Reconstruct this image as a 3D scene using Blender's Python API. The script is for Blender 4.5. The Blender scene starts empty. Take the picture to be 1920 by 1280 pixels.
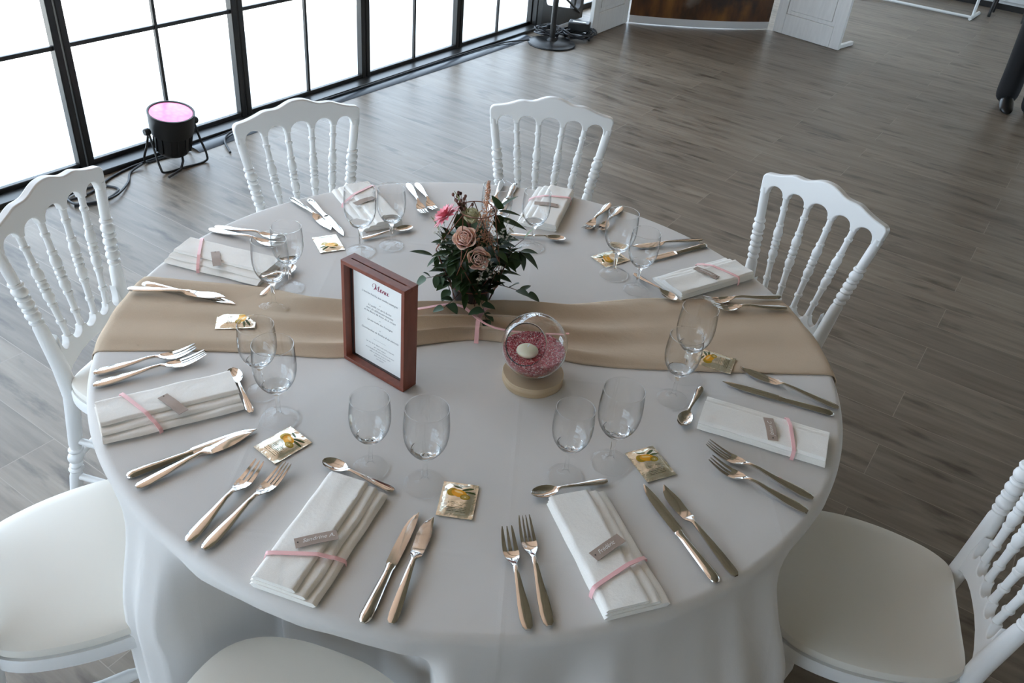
import bpy, bmesh, math, random
from mathutils import Vector, Matrix, noise
PI = math.pi
SC = bpy.context.scene
COL = SC.collection
random.seed(7)

# ------------------------------------------------------------------ camera, sky, exposure
cam_d = bpy.data.cameras.new('camera')
cam = bpy.data.objects.new('camera', cam_d)
COL.objects.link(cam)
cam_d.sensor_width = 36.0
cam_d.lens = 36.0 * 1599.37 / 1920.0
cam_d.clip_start = 0.02
R_ = Vector((0.82286, 0.56202, 0.08382)); U_ = Vector((-0.38132, 0.43679, 0.81475)); F_ = Vector((-0.42129, 0.70239, -0.57373))
cm = Matrix((R_, U_, -F_)).transposed().to_4x4()
cm.translation = Vector((0.8289, -1.2379, 1.78))
cam.matrix_world = cm
SC.camera = cam
SC.view_settings.view_transform = 'Standard'
SC.view_settings.look = 'None'
SC.view_settings.gamma = 1.0
SC.view_settings.use_curve_mapping = False
SC.view_settings.exposure = 0.12
SKY = 5.0
world = bpy.data.worlds.new('sky'); SC.world = world
world.use_nodes = True
bg = world.node_tree.nodes['Background']
bg.inputs[0].default_value = (0.73, 0.88, 1.08, 1); bg.inputs[1].default_value = SKY
try:
    SC.cycles.max_bounces = 14; SC.cycles.transmission_bounces = 12; SC.cycles.transparent_max_bounces = 24
    SC.cycles.diffuse_bounces = 5; SC.cycles.glossy_bounces = 5
    SC.cycles.caustics_refractive = True; SC.cycles.caustics_reflective = False
    SC.cycles.blur_glossy = 0.6
    SC.cycles.sample_clamp_indirect = 6.0
except Exception: pass

sun_d = bpy.data.lights.new('sun', 'SUN'); sun_d.energy = 13.0; sun_d.angle = 0.01; sun_d.color = (1.0, 0.92, 0.80)
sun = bpy.data.objects.new('sun', sun_d); COL.objects.link(sun)
sun.rotation_euler = (-Vector((0.36, 0.45, 0.82))).to_track_quat('-Z', 'Y').to_euler()
XW = -2.75; YB = -4.6; YF = 9.13; XR = 4.6; ZC = 3.1

# ------------------------------------------------------------------ material helpers
def new_mat(name):
    m = bpy.data.materials.new(name); m.use_nodes = True
    nt = m.node_tree; b = nt.nodes['Principled BSDF']
    return m, nt, b
def N(nt, t, **kw):
    n = nt.nodes.new(t)
    for k, v in kw.items(): setattr(n, k, v)
    return n
def mth(nt, op, a, b=None, c=None):
    n = nt.nodes.new('ShaderNodeMath'); n.operation = op
    for i, v in enumerate((a, b, c)):
        if v is None: continue
        if isinstance(v, (int, float)): n.inputs[i].default_value = v
        else: nt.links.new(v, n.inputs[i])
    return n.outputs[0]
def mixc(nt, fac, a, b):
    n = nt.nodes.new('ShaderNodeMix'); n.data_type = 'RGBA'
    for s, v in ((n.inputs[0], fac), (n.inputs[6], a), (n.inputs[7], b)):
        if isinstance(v, (int, float)): s.default_value = v
        elif isinstance(v, tuple): s.default_value = (*v[:3], 1)
        else: nt.links.new(v, s)
    return n.outputs[2]
def simple(name, col, rough=0.5, metal=0.0, var=0.0, vscale=30, bump=0.0, bscale=200, bdist=0.001, spec=0.5, sheen=0.0, stretch=None, coat=0.0):
    m, nt, b = new_mat(name)
    b.inputs['Base Color'].default_value = (*col, 1)
    b.inputs['Roughness'].default_value = rough; b.inputs['Metallic'].default_value = metal
    b.inputs['Specular IOR Level'].default_value = spec
    if sheen: b.inputs['Sheen Weight'].default_value = sheen
    if coat: b.inputs['Coat Weight'].default_value = coat
    tc = N(nt, 'ShaderNodeTexCoord')
    src = tc.outputs['Object']
    if stretch:
        mp = N(nt, 'ShaderNodeMapping'); mp.inputs['Scale'].default_value = stretch
        nt.links.new(src, mp.inputs[0]); src = mp.outputs[0]
    if var:
        nz = N(nt, 'ShaderNodeTexNoise'); nz.inputs['Scale'].default_value = vscale; nz.inputs['Detail'].default_value = 4
        nt.links.new(src, nz.inputs[0])
        lo = tuple(max(0, c * (1 - var)) for c in col); hi = tuple(min(1, c * (1 + var)) for c in col)
        nt.links.new(mixc(nt, nz.outputs[0], lo, hi), b.inputs['Base Color'])
    if bump:
        nz2 = N(nt, 'ShaderNodeTexNoise'); nz2.inputs['Scale'].default_value = bscale; nz2.inputs['Detail'].default_value = 3
        nt.links.new(src, nz2.inputs[0])
        bp = N(nt, 'ShaderNodeBump'); bp.inputs['Strength'].default_value = bump; bp.inputs['Distance'].default_value = bdist
        nt.links.new(nz2.outputs[0], bp.inputs['Height']); nt.links.new(bp.outputs[0], b.inputs['Normal'])
    return m

# ------------------------------------------------------------------ mesh helpers
class MB:
    def __init__(s): s.v = []; s.f = []; s.m = []
    def add(s, vs, fs, mi=0):
        o = len(s.v); s.v += [tuple(p) for p in vs]; s.f += [tuple(i + o for i in f) for f in fs]; s.m += [mi] * len(fs); return s
    def box(s, c, d, mi=0, rz=0.0, taper=0.0):
        x, y, z = (k / 2 for k in d); vs = []
        for sz in (-1, 1):
            t = 1 - taper if sz > 0 else 1
            for sx, sy in ((-1, -1), (1, -1), (1, 1), (-1, 1)):
                px, py = sx * x * t, sy * y * t
                vs.append((c[0] + px * math.cos(rz) - py * math.sin(rz), c[1] + px * math.sin(rz) + py * math.cos(rz), c[2] + sz * z))
        return s.add(vs, [(3, 2, 1, 0), (4, 5, 6, 7), (0, 1, 5, 4), (1, 2, 6, 5), (2, 3, 7, 6), (3, 0, 4, 7)], mi)
    def grid(s, P, mi=0, closed_u=False, closed_v=False):
        nu = len(P); nv = len(P[0]); vs = [p for r in P for p in r]; fs = []
        for i in range(nu if closed_u else nu - 1):
            for j in range(nv if closed_v else nv - 1):
                a = i * nv + j; b = ((i + 1) % nu) * nv + j
                c = ((i + 1) % nu) * nv + (j + 1) % nv; d = i * nv + (j + 1) % nv
                fs.append((a, b, c, d))
        return s.add(vs, fs, mi)
    def lathe(s, prof, seg=32, mi=0, c=(0, 0, 0), capa=True, capb=True):
        P = [[(c[0] + r * math.cos(2 * PI * k / seg), c[1] + r * math.sin(2 * PI * k / seg), c[2] + z) for k in range(seg)] for r, z in prof]
        o = len(s.v); s.grid([list(reversed(r)) for r in P], mi, closed_v=True)
        n = len(prof)
        if capa and prof[0][0] > 1e-6: s.f.append(tuple(o + k for k in range(seg))); s.m.append(mi)
        if capb and prof[-1][0] > 1e-6: s.f.append(tuple(o + (n - 1) * seg + seg - 1 - k for k in range(seg))); s.m.append(mi)
        return s
    def tube(s, pts, rad, seg=8, mi=0, closed=False, flat=1.0):
        pts = [Vector(p) for p in pts]; n = len(pts)
        if isinstance(rad, (int, float)): rad = [rad] * n
        P = []; up = None
        for i, p in enumerate(pts):
            if closed: t = pts[(i + 1) % n] - pts[i - 1]
            else: t = pts[min(i + 1, n - 1)] - pts[max(i - 1, 0)]
            if t.length < 1e-9: t = Vector((0, 0, 1))
            t.normalize()
            if up is None:
                up = Vector((0, 0, 1)) if abs(t.z) < 0.9 else Vector((1, 0, 0))
            a = t.cross(up)
            if a.length < 1e-6: a = t.orthogonal()
            a.normalize(); up = a.cross(t).normalized()
            P.append([p + (a * math.cos(2 * PI * k / seg) + up * math.sin(2 * PI * k / seg) * flat) * rad[i] for k in range(seg)])
        o = len(s.v); s.grid(P, mi, closed_u=closed, closed_v=True)
        if not closed:
            s.f.append(tuple(o + seg - 1 - k for k in range(seg))); s.f.append(tuple(o + (n - 1) * seg + k for k in range(seg))); s.m += [mi, mi]
        return s
    def prism(s, out, fn, mi=0):
        # out: list of 2D points; fn(p, side) -> 3D point, side 0/1
        n = len(out); vs = [fn(p, 0) for p in out] + [fn(p, 1) for p in out]
        fs = [tuple(range(n - 1, -1, -1)), tuple(range(n, 2 * n))] + [(i, (i + 1) % n, n + (i + 1) % n, n + i) for i in range(n)]
        return s.add(vs, fs, mi)
    def loft(s, st, ns=6, mi=0):
        # st: (x, yl, yr, top(t), bot(t)) with t in -1..1 across
        P = []
        for x, yl, yr, tp, bt in st:
            row = []
            for k in range(ns + 1):
                t = -1 + 2 * k / ns; row.append((x, yr + (yl - yr) * (t + 1) / 2, tp(t)))
            for k in range(ns, -1, -1):
                t = -1 + 2 * k / ns; row.append((x, yr + (yl - yr) * (t + 1) / 2, bt(t)))
            P.append(row)
        o = len(s.v); n = len(P[0]); s.grid(P, mi, closed_v=True)
        s.f.append(tuple(o + n - 1 - k for k in range(n))); s.f.append(tuple(o + (len(P) - 1) * n + k for k in range(n))); s.m += [mi, mi]
        return s
    def build(s, name, mats, parent=None, angle=40, bevel=0.0, bseg=2, fix=True, sub=0):
        me = bpy.data.meshes.new(name); me.from_pydata(s.v, [], s.f)
        for m in (mats if isinstance(mats, (list, tuple)) else [mats]): me.materials.append(m)
        me.polygons.foreach_set('material_index', s.m); me.update()
        if fix:
            bm = bmesh.new(); bm.from_mesh(me)
            bmesh.ops.remove_doubles(bm, verts=bm.verts, dist=1e-6)
            bmesh.ops.recalc_face_normals(bm, faces=bm.faces); bm.to_mesh(me); bm.free()
        me.polygons.foreach_set('use_smooth', [True] * len(me.polygons))
        if angle: me.set_sharp_from_angle(angle=math.radians(angle))
        o = bpy.data.objects.new(name, me); COL.objects.link(o)
        if parent: o.parent = parent
        if bevel:
            b = o.modifiers.new('bevel', 'BEVEL'); b.width = bevel; b.segments = bseg; b.limit_method = 'ANGLE'; b.angle_limit = math.radians(40)
            b.harden_normals = False
        if sub:
            q = o.modifiers.new('sub', 'SUBSURF'); q.levels = sub; q.render_levels = sub
        return o

def tag(o, label=None, cat=None, group=None, kind=None):
    if label: o['label'] = label
    if cat: o['category'] = cat
    if group: o['group'] = group
    if kind: o['kind'] = kind
    return o
def empty(name, loc=(0, 0, 0), rz=0.0):
    o = bpy.data.objects.new(name, None); COL.objects.link(o); o.location = loc; o.rotation_euler = (0, 0, rz)
    o.empty_display_size = 0.05
    return o
def copy_tree(o, parent=None):
    c = o.copy(); COL.objects.link(c)
    if parent: c.parent = parent
    for ch in list(o.children): copy_tree(ch, c)
    return c
def struct(o): o['kind'] = 'structure'; return o
def catmull(P, n=8, closed=False):
    P = [Vector(p) for p in P]; out = []; L = len(P)
    for i in range(L if closed else L - 1):
        if closed: a, b, c, d = P[i - 1], P[i], P[(i + 1) % L], P[(i + 2) % L]
        else: a, b, c, d = P[max(i - 1, 0)], P[i], P[i + 1], P[min(i + 2, L - 1)]
        for k in range(n):
            t = k / n
            out.append(0.5 * ((2 * b) + (c - a) * t + (2 * a - 5 * b + 4 * c - d) * t * t + (-a + 3 * b - 3 * c + d) * t ** 3))
    if not closed: out.append(P[-1])
    return out
def lerp(a, b, t): return a + (b - a) * t
def sst(t): t = min(1, max(0, t)); return t * t * (3 - 2 * t)
def interp(tab, x):
    if x <= tab[0][0]: return tab[0][1]
    for (a, b), (c, d) in zip(tab, tab[1:]):
        if x <= c: return lerp(b, d, (x - a) / (c - a))
    return tab[-1][1]

# ------------------------------------------------------------------ materials
M = {}
M['resin'] = simple('white_resin', (0.77, 0.77, 0.76), 0.36, spec=0.45)
M['pad'] = simple('seat_vinyl', (0.78, 0.75, 0.68), 0.42, bump=0.08, bscale=500, bdist=0.0005)
M['steel'] = simple('polished_steel', (0.70, 0.68, 0.65), 0.09, 1.0, bump=0.03, bscale=60, bdist=0.0006)
M['black'] = simple('black_metal', (0.012, 0.011, 0.010), 0.35, spec=0.5)
M['blackp'] = simple('black_plastic', (0.010, 0.010, 0.010), 0.42, spec=0.4)
M['cable'] = simple('black_rubber_cable', (0.012, 0.013, 0.016), 0.45)
M['wood_red'] = simple('mahogany_stain', (0.19, 0.052, 0.030), 0.42, var=0.35, vscale=14, stretch=(6, 6, 1.2), bump=0.1, bscale=60)
M['slot'] = simple('dark_groove', (0.03, 0.012, 0.010), 0.6)
M['card'] = simple('menu_paper', (0.80, 0.80, 0.77), 0.6, bump=0.05, bscale=700, bdist=0.0002)
M['ink'] = simple('grey_ink', (0.22, 0.22, 0.23), 0.6)
M['inkred'] = simple('burgundy_ink', (0.28, 0.02, 0.07), 0.5)
M['kraft'] = simple('taupe_card', (0.40, 0.315, 0.265), 0.75, var=0.06, vscale=200)
M['chalk'] = simple('white_ink', (0.85, 0.85, 0.84), 0.6)
M['hole'] = simple('punched_hole', (0.03, 0.02, 0.02), 0.8)
M['pink'] = simple('pink_satin_ribbon', (0.95, 0.56, 0.57), 0.40, bump=0.1, bscale=600, bdist=0.0003)
M['green'] = simple('dark_leaf', (0.026, 0.050, 0.014), 0.5, var=0.45, vscale=25, spec=0.22)
M['green2'] = simple('eucalyptus_leaf', (0.050, 0.088, 0.045), 0.5, var=0.35, vscale=30, spec=0.25)
M['green3'] = simple('light_leaf', (0.12, 0.17, 0.05), 0.5, var=0.3, vscale=40)
M['stem'] = simple('brown_stem', (0.10, 0.05, 0.03), 0.6)
M['copper'] = simple('rusty_copper_wire', (0.20, 0.075, 0.045), 0.45, 0.6)
M['rose'] = simple('blush_rose_petal', (0.99, 0.62, 0.52), 0.5, var=0.05, vscale=40)
M['rose'].node_tree.nodes['Principled BSDF'].inputs['Subsurface Weight'].default_value = 0.35
M['rose'].node_tree.nodes['Principled BSDF'].inputs['Subsurface Radius'].default_value = (0.006, 0.003, 0.002)
M['rose'].node_tree.nodes['Principled BSDF'].inputs['Subsurface Scale'].default_value = 1.0
M['bud'] = simple('cream_green_petal', (0.62, 0.62, 0.40), 0.55, var=0.15, vscale=50)
M['gerb'] = simple('pink_petal', (0.80, 0.25, 0.31), 0.5, var=0.2, vscale=60)
M['ast'] = simple('peach_plume', (0.62, 0.33, 0.20), 0.7, var=0.3, vscale=120)
M['gyp'] = simple('white_blossom', (0.72, 0.70, 0.62), 0.6)
M['pod'] = simple('brown_berry', (0.13, 0.05, 0.035), 0.5)
M['pot'] = simple('dark_pot', (0.010, 0.008, 0.009), 0.35)
M['wax'] = simple('ivory_wax', (0.80, 0.74, 0.58), 0.45)
M['wax'].node_tree.nodes['Principled BSDF'].inputs['Subsurface Weight'].default_value = 0.15
M['whitewood'] = simple('distressed_white_paint', (0.72, 0.72, 0.70), 0.55, var=0.12, vscale=8, stretch=(6, 6, 0.8), bump=0.15, bscale=20, bdist=0.002)
M['whiteplain'] = simple('white_laminate', (0.66, 0.68, 0.67), 0.45)
M['wall'] = simple('painted_plaster', (0.55, 0.47, 0.38), 0.7, var=0.04, vscale=5)
M['trouser'] = simple('black_trousers', (0.004, 0.004, 0.005), 0.8, bump=0.2, bscale=300)
M['shoe'] = simple('black_leather', (0.012, 0.012, 0.012), 0.3)
M['skin'] = simple('skin', (0.55, 0.33, 0.24), 0.5, var=0.06, vscale=20)
M['hair'] = simple('dark_hair', (0.025, 0.016, 0.010), 0.5, bump=0.4, bscale=120)
M['shirt'] = simple('black_shirt', (0.012, 0.012, 0.014), 0.75, bump=0.2, bscale=300)
M['terrace'] = simple('pale_terrace', (0.85, 0.83, 0.78), 0.8, var=0.04, vscale=3)
M['table_ply'] = simple('table_plywood', (0.36, 0.25, 0.15), 0.5, var=0.2, vscale=5, stretch=(1, 8, 1))

def cloth_mat():
    m, nt, b = new_mat('white_tablecloth')
    b.inputs['Base Color'].default_value = (0.68, 0.665, 0.645, 1); b.inputs['Roughness'].default_value = 0.75
    b.inputs['Specular IOR Level'].default_value = 0.2
    tc = N(nt, 'ShaderNodeTexCoord'); sp = N(nt, 'ShaderNodeSeparateXYZ'); nt.links.new(tc.outputs['Object'], sp.inputs[0])
    nz = N(nt, 'ShaderNodeTexNoise'); nz.inputs['Scale'].default_value = 5.5; nz.inputs['Detail'].default_value = 3
    nt.links.new(tc.outputs['Object'], nz.inputs[0])
    # pressed creases: straight ridges across the cloth (rotated grid)
    ca, sa = math.cos(0.54), math.sin(0.54)
    ux = mth(nt, 'ADD', mth(nt, 'MULTIPLY', sp.outputs[0], ca), mth(nt, 'MULTIPLY', sp.outputs[1], sa))
    uy = mth(nt, 'SUBTRACT', mth(nt, 'MULTIPLY', sp.outputs[1], ca), mth(nt, 'MULTIPLY', sp.outputs[0], sa))
    h = mth(nt, 'MULTIPLY', nz.outputs[0], 0.9)
    for src, offs in ((ux, (-0.36, 0.10, 0.55)), (uy, (-0.60, -0.13, 0.36))):
        for o_ in offs:
            w = mth(nt, 'SUBTRACT', 1.0, mth(nt, 'DIVIDE', mth(nt, 'ABSOLUTE', mth(nt, 'SUBTRACT', src, o_)), 0.007))
            h = mth(nt, 'ADD', h, mth(nt, 'MULTIPLY', mth(nt, 'MAXIMUM', w, 0.0), 0.055))
    wv = N(nt, 'ShaderNodeTexNoise'); wv.inputs['Scale'].default_value = 600; nt.links.new(tc.outputs['Object'], wv.inputs[0])
    h = mth(nt, 'ADD', h, mth(nt, 'MULTIPLY', wv.outputs[0], 0.03))
    bp = N(nt, 'ShaderNodeBump'); bp.inputs['Strength'].default_value = 0.6; bp.inputs['Distance'].default_value = 0.008
    nt.links.new(h, bp.inputs['Height']); nt.links.new(bp.outputs[0], b.inputs['Normal'])
    return m
M['cloth'] = cloth_mat()
def linen_mat(name, col, crumple, bd, weave=900):
    m, nt, b = new_mat(name)
    b.inputs['Roughness'].default_value = 0.85; b.inputs['Specular IOR Level'].default_value = 0.15
    tc = N(nt, 'ShaderNodeTexCoord')
    nz = N(nt, 'ShaderNodeTexNoise'); nz.inputs['Scale'].default_value = crumple; nz.inputs['Detail'].default_value = 5; nz.inputs['Roughness'].default_value = 0.6
    nt.links.new(tc.outputs['Object'], nz.inputs[0])
    wv = N(nt, 'ShaderNodeTexNoise'); wv.inputs['Scale'].default_value = weave; nt.links.new(tc.outputs['Object'], wv.inputs[0])
    nt.links.new(mixc(nt, wv.outputs[0], tuple(c * 0.9 for c in col), tuple(min(1, c * 1.1) for c in col)), b.inputs['Base Color'])
    h = mth(nt, 'ADD', nz.outputs[0], mth(nt, 'MULTIPLY', wv.outputs[0], 0.08))
    bp = N(nt, 'ShaderNodeBump'); bp.inputs['Strength'].default_value = 0.7; bp.inputs['Distance'].default_value = bd
    nt.links.new(h, bp.inputs['Height']); nt.links.new(bp.outputs[0], b.inputs['Normal'])
    return m
M['napkin'] = linen_mat('white_linen', (0.93, 0.90, 0.855), 38, 0.0022)
M['runner'] = linen_mat('taupe_linen', (0.56, 0.45, 0.335), 14, 0.004)

def floor_mat():
    m, nt, b = new_mat('grey_oak_planks')
    tc = N(nt, 'ShaderNodeTexCoord')
    br = N(nt, 'ShaderNodeTexBrick'); br.offset = 0.37; br.offset_frequency = 2
    br.inputs['Color1'].default_value = (0.0, 0.0, 0.0, 1); br.inputs['Color2'].default_value = (1, 1, 1, 1); br.inputs['Mortar'].default_value = (0.5, 0.5, 0.5, 1)
    br.inputs['Scale'].default_value = 1.0; br.inputs['Mortar Size'].default_value = 0.0012; br.inputs['Mortar Smooth'].default_value = 0.2
    br.inputs['Brick Width'].default_value = 1.22; br.inputs['Row Height'].default_value = 0.18; br.inputs['Bias'].default_value = 0.0
    nt.links.new(tc.outputs['Object'], br.inputs[0])
    sep = N(nt, 'ShaderNodeSeparateColor'); nt.links.new(br.outputs[0], sep.inputs[0])
    # shift the grain per plank
    cmb = N(nt, 'ShaderNodeCombineXYZ'); nt.links.new(mth(nt, 'MULTIPLY', sep.outputs[0], 37.0), cmb.inputs[2]); nt.links.new(mth(nt, 'MULTIPLY', sep.outputs[0], 11.0), cmb.inputs[0])
    va = N(nt, 'ShaderNodeVectorMath', operation='ADD'); nt.links.new(tc.outputs['Object'], va.inputs[0]); nt.links.new(cmb.outputs[0], va.inputs[1])
    def nz(scale, st, det=5, rough=0.55):
        mp = N(nt, 'ShaderNodeMapping'); mp.inputs['Scale'].default_value = st; nt.links.new(va.outputs[0], mp.inputs[0])
        n = N(nt, 'ShaderNodeTexNoise'); n.inputs['Scale'].default_value = scale; n.inputs['Detail'].default_value = det; n.inputs['Roughness'].default_value = rough
        nt.links.new(mp.outputs[0], n.inputs[0]); return n.outputs[0]
    g1 = nz(3.0, (0.9, 9, 1)); g2 = nz(14, (0.6, 9, 1), 6); g3 = nz(2.6, (1.5, 6.0, 1), 5)
    def ramp(src, pts):
        r = N(nt, 'ShaderNodeValToRGB'); nt.links.new(src, r.inputs[0])
        e = r.color_ramp.elements
        e[0].position, e[0].color = pts[0][0], (*pts[0][1], 1); e[1].position, e[1].color = pts[-1][0], (*pts[-1][1], 1)
        for p, c in pts[1:-1]:
            q = e.new(p); q.color = (*c, 1)
        return r.outputs[0]
    base = ramp(g1, [(0.28, (0.128, 0.100, 0.072)), (0.5, (0.194, 0.160, 0.122)), (0.72, (0.260, 0.222, 0.173))])
    fine = mixc(nt, mth(nt, 'MULTIPLY', g2, 0.5), base, (0.155, 0.122, 0.094))
    knot = ramp(g3, [(0.30, (0.34, 0.31, 0.29)), (0.45, (1, 1, 1)), (1.0, (1, 1, 1))])
    mul = N(nt, 'ShaderNodeMix', data_type='RGBA', blend_type='MULTIPLY'); mul.inputs[0].default_value = 0.85
    nt.links.new(fine, mul.inputs[6]); nt.links.new(knot, mul.inputs[7])
    pl = mth(nt, 'ADD', 0.86, mth(nt, 'MULTIPLY', sep.outputs[0], 0.28))
    vm = N(nt, 'ShaderNodeVectorMath', operation='SCALE'); nt.links.new(mul.outputs[2], vm.inputs[0]); nt.links.new(pl, vm.inputs['Scale'])
    col = mixc(nt, mth(nt, 'MULTIPLY', br.outputs['Fac'], 0.55), vm.outputs[0], (0.38, 0.33, 0.27))
    nt.links.new(col, b.inputs['Base Color'])
    b.inputs['Roughness'].default_value = 0.38; b.inputs['Specular IOR Level'].default_value = 0.45
    bp = N(nt, 'ShaderNodeBump'); bp.inputs['Strength'].default_value = 0.25; bp.inputs['Distance'].default_value = 0.001
    nt.links.new(mth(nt, 'ADD', mth(nt, 'MULTIPLY', g2, 1.0), mth(nt, 'MULTIPLY', br.outputs['Fac'], -1.0)), bp.inputs['Height']); nt.links.new(bp.outputs[0], b.inputs['Normal'])
    return m
M['floor'] = floor_mat()
M['ceiling'] = simple('pine_boards_lit', (0.68, 0.46, 0.34), 0.6, var=0.25, vscale=3, stretch=(1, 9, 1))  # near-window ceiling tone, terrace bounce light put into the colour

M['ceiling_shaded'] = simple('olive_brown_boards_shaded', (0.19, 0.155, 0.10), 0.6, var=0.25, vscale=3, stretch=(1, 9, 1))  # inner ceiling and beams, falloff of window light painted as a darker tone
def pane_mat():
    m = bpy.data.materials.new('window_glass'); m.use_nodes = True; nt = m.node_tree; nt.nodes.clear()
    o = N(nt, 'ShaderNodeOutputMaterial'); mx = N(nt, 'ShaderNodeMixShader'); t = N(nt, 'ShaderNodeBsdfTransparent'); g = N(nt, 'ShaderNodeBsdfGlossy')
    t.inputs[0].default_value = (0.97, 0.985, 0.98, 1); g.inputs['Roughness'].default_value = 0.02
    f = N(nt, 'ShaderNodeFresnel'); ge = N(nt, 'ShaderNodeNewGeometry')
    nt.links.new(mth(nt, 'ADD', 1.45, mth(nt, 'MULTIPLY', ge.outputs['Backfacing'], 1 / 1.45 - 1.45)), f.inputs[0])   # same reflectance on both faces
    nt.links.new(f.outputs[0], mx.inputs[0]); nt.links.new(t.outputs[0], mx.inputs[1]); nt.links.new(g.outputs[0], mx.inputs[2]); nt.links.new(mx.outputs[0], o.inputs[0])
    return m
M['pane'] = pane_mat()
def solid_glass():
    m, nt, b = new_mat('solid_glass')
    b.inputs['Base Color'].default_value = (0.985, 0.99, 0.99, 1); b.inputs['Roughness'].default_value = 0.0
    b.inputs['IOR'].default_value = 1.48; b.inputs['Transmission Weight'].default_value = 1.0
    return m
M['solid'] = solid_glass()
def glass_mat(w_solid, ior, edge):
    # thin blown glass: mostly straight-through with a Fresnel sheen, part refracting
    m = bpy.data.materials.new('thin_glass'); m.use_nodes = True; nt = m.node_tree; nt.nodes.clear()
    o = N(nt, 'ShaderNodeOutputMaterial'); mx = N(nt, 'ShaderNodeMixShader'); t = N(nt, 'ShaderNodeBsdfTransparent'); g = N(nt, 'ShaderNodeBsdfGlossy')
    g.inputs['Roughness'].default_value = 0.0
    f = N(nt, 'ShaderNodeFresnel'); ge = N(nt, 'ShaderNodeNewGeometry')
    nt.links.new(mth(nt, 'ADD', ior, mth(nt, 'MULTIPLY', ge.outputs['Backfacing'], 1 / ior - ior)), f.inputs[0])
    lw = N(nt, 'ShaderNodeLayerWeight'); lw.inputs[0].default_value = 0.5
    nt.links.new(mixc(nt, mth(nt, 'POWER', lw.outputs['Facing'], 5.0), (0.996, 0.998, 0.998), (edge, edge + 0.02, edge + 0.03)), t.inputs[0])
    nt.links.new(f.outputs[0], mx.inputs[0]); nt.links.new(t.outputs[0], mx.inputs[1]); nt.links.new(g.outputs[0], mx.inputs[2])
    gl = N(nt, 'ShaderNodeBsdfGlass'); gl.inputs['IOR'].default_value = 1.48; gl.inputs['Roughness'].default_value = 0.0
    m2 = N(nt, 'ShaderNodeMixShader'); m2.inputs[0].default_value = w_solid
    nt.links.new(mx.outputs[0], m2.inputs[1]); nt.links.new(gl.outputs[0], m2.inputs[2]); nt.links.new(m2.outputs[0], o.inputs[0])
    return m
M['glass'] = M['solid']
M['glassfoot'] = glass_mat(0.0, 1.22, 0.90)
M['glassthin'] = glass_mat(0.0, 1.42, 0.34)

def emit_lens():
    m, nt, b = new_mat('pink_stage_lens')
    tc = N(nt, 'ShaderNodeTexCoord'); vo = N(nt, 'ShaderNodeTexVoronoi'); vo.inputs['Scale'].default_value = 45
    nt.links.new(tc.outputs['Object'], vo.inputs[0])
    b.inputs['Base Color'].default_value = (0.75, 0.20, 0.42, 1); b.inputs['Roughness'].default_value = 0.2; b.inputs['Specular IOR Level'].default_value = 0.25
    nt.links.new(mixc(nt, vo.outputs[0], (1.0, 0.36, 0.62), (1.0, 0.16, 0.36)), b.inputs['Emission Color'])
    b.inputs['Emission Strength'].default_value = 1.0
    return m
M['lens'] = emit_lens()

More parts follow.
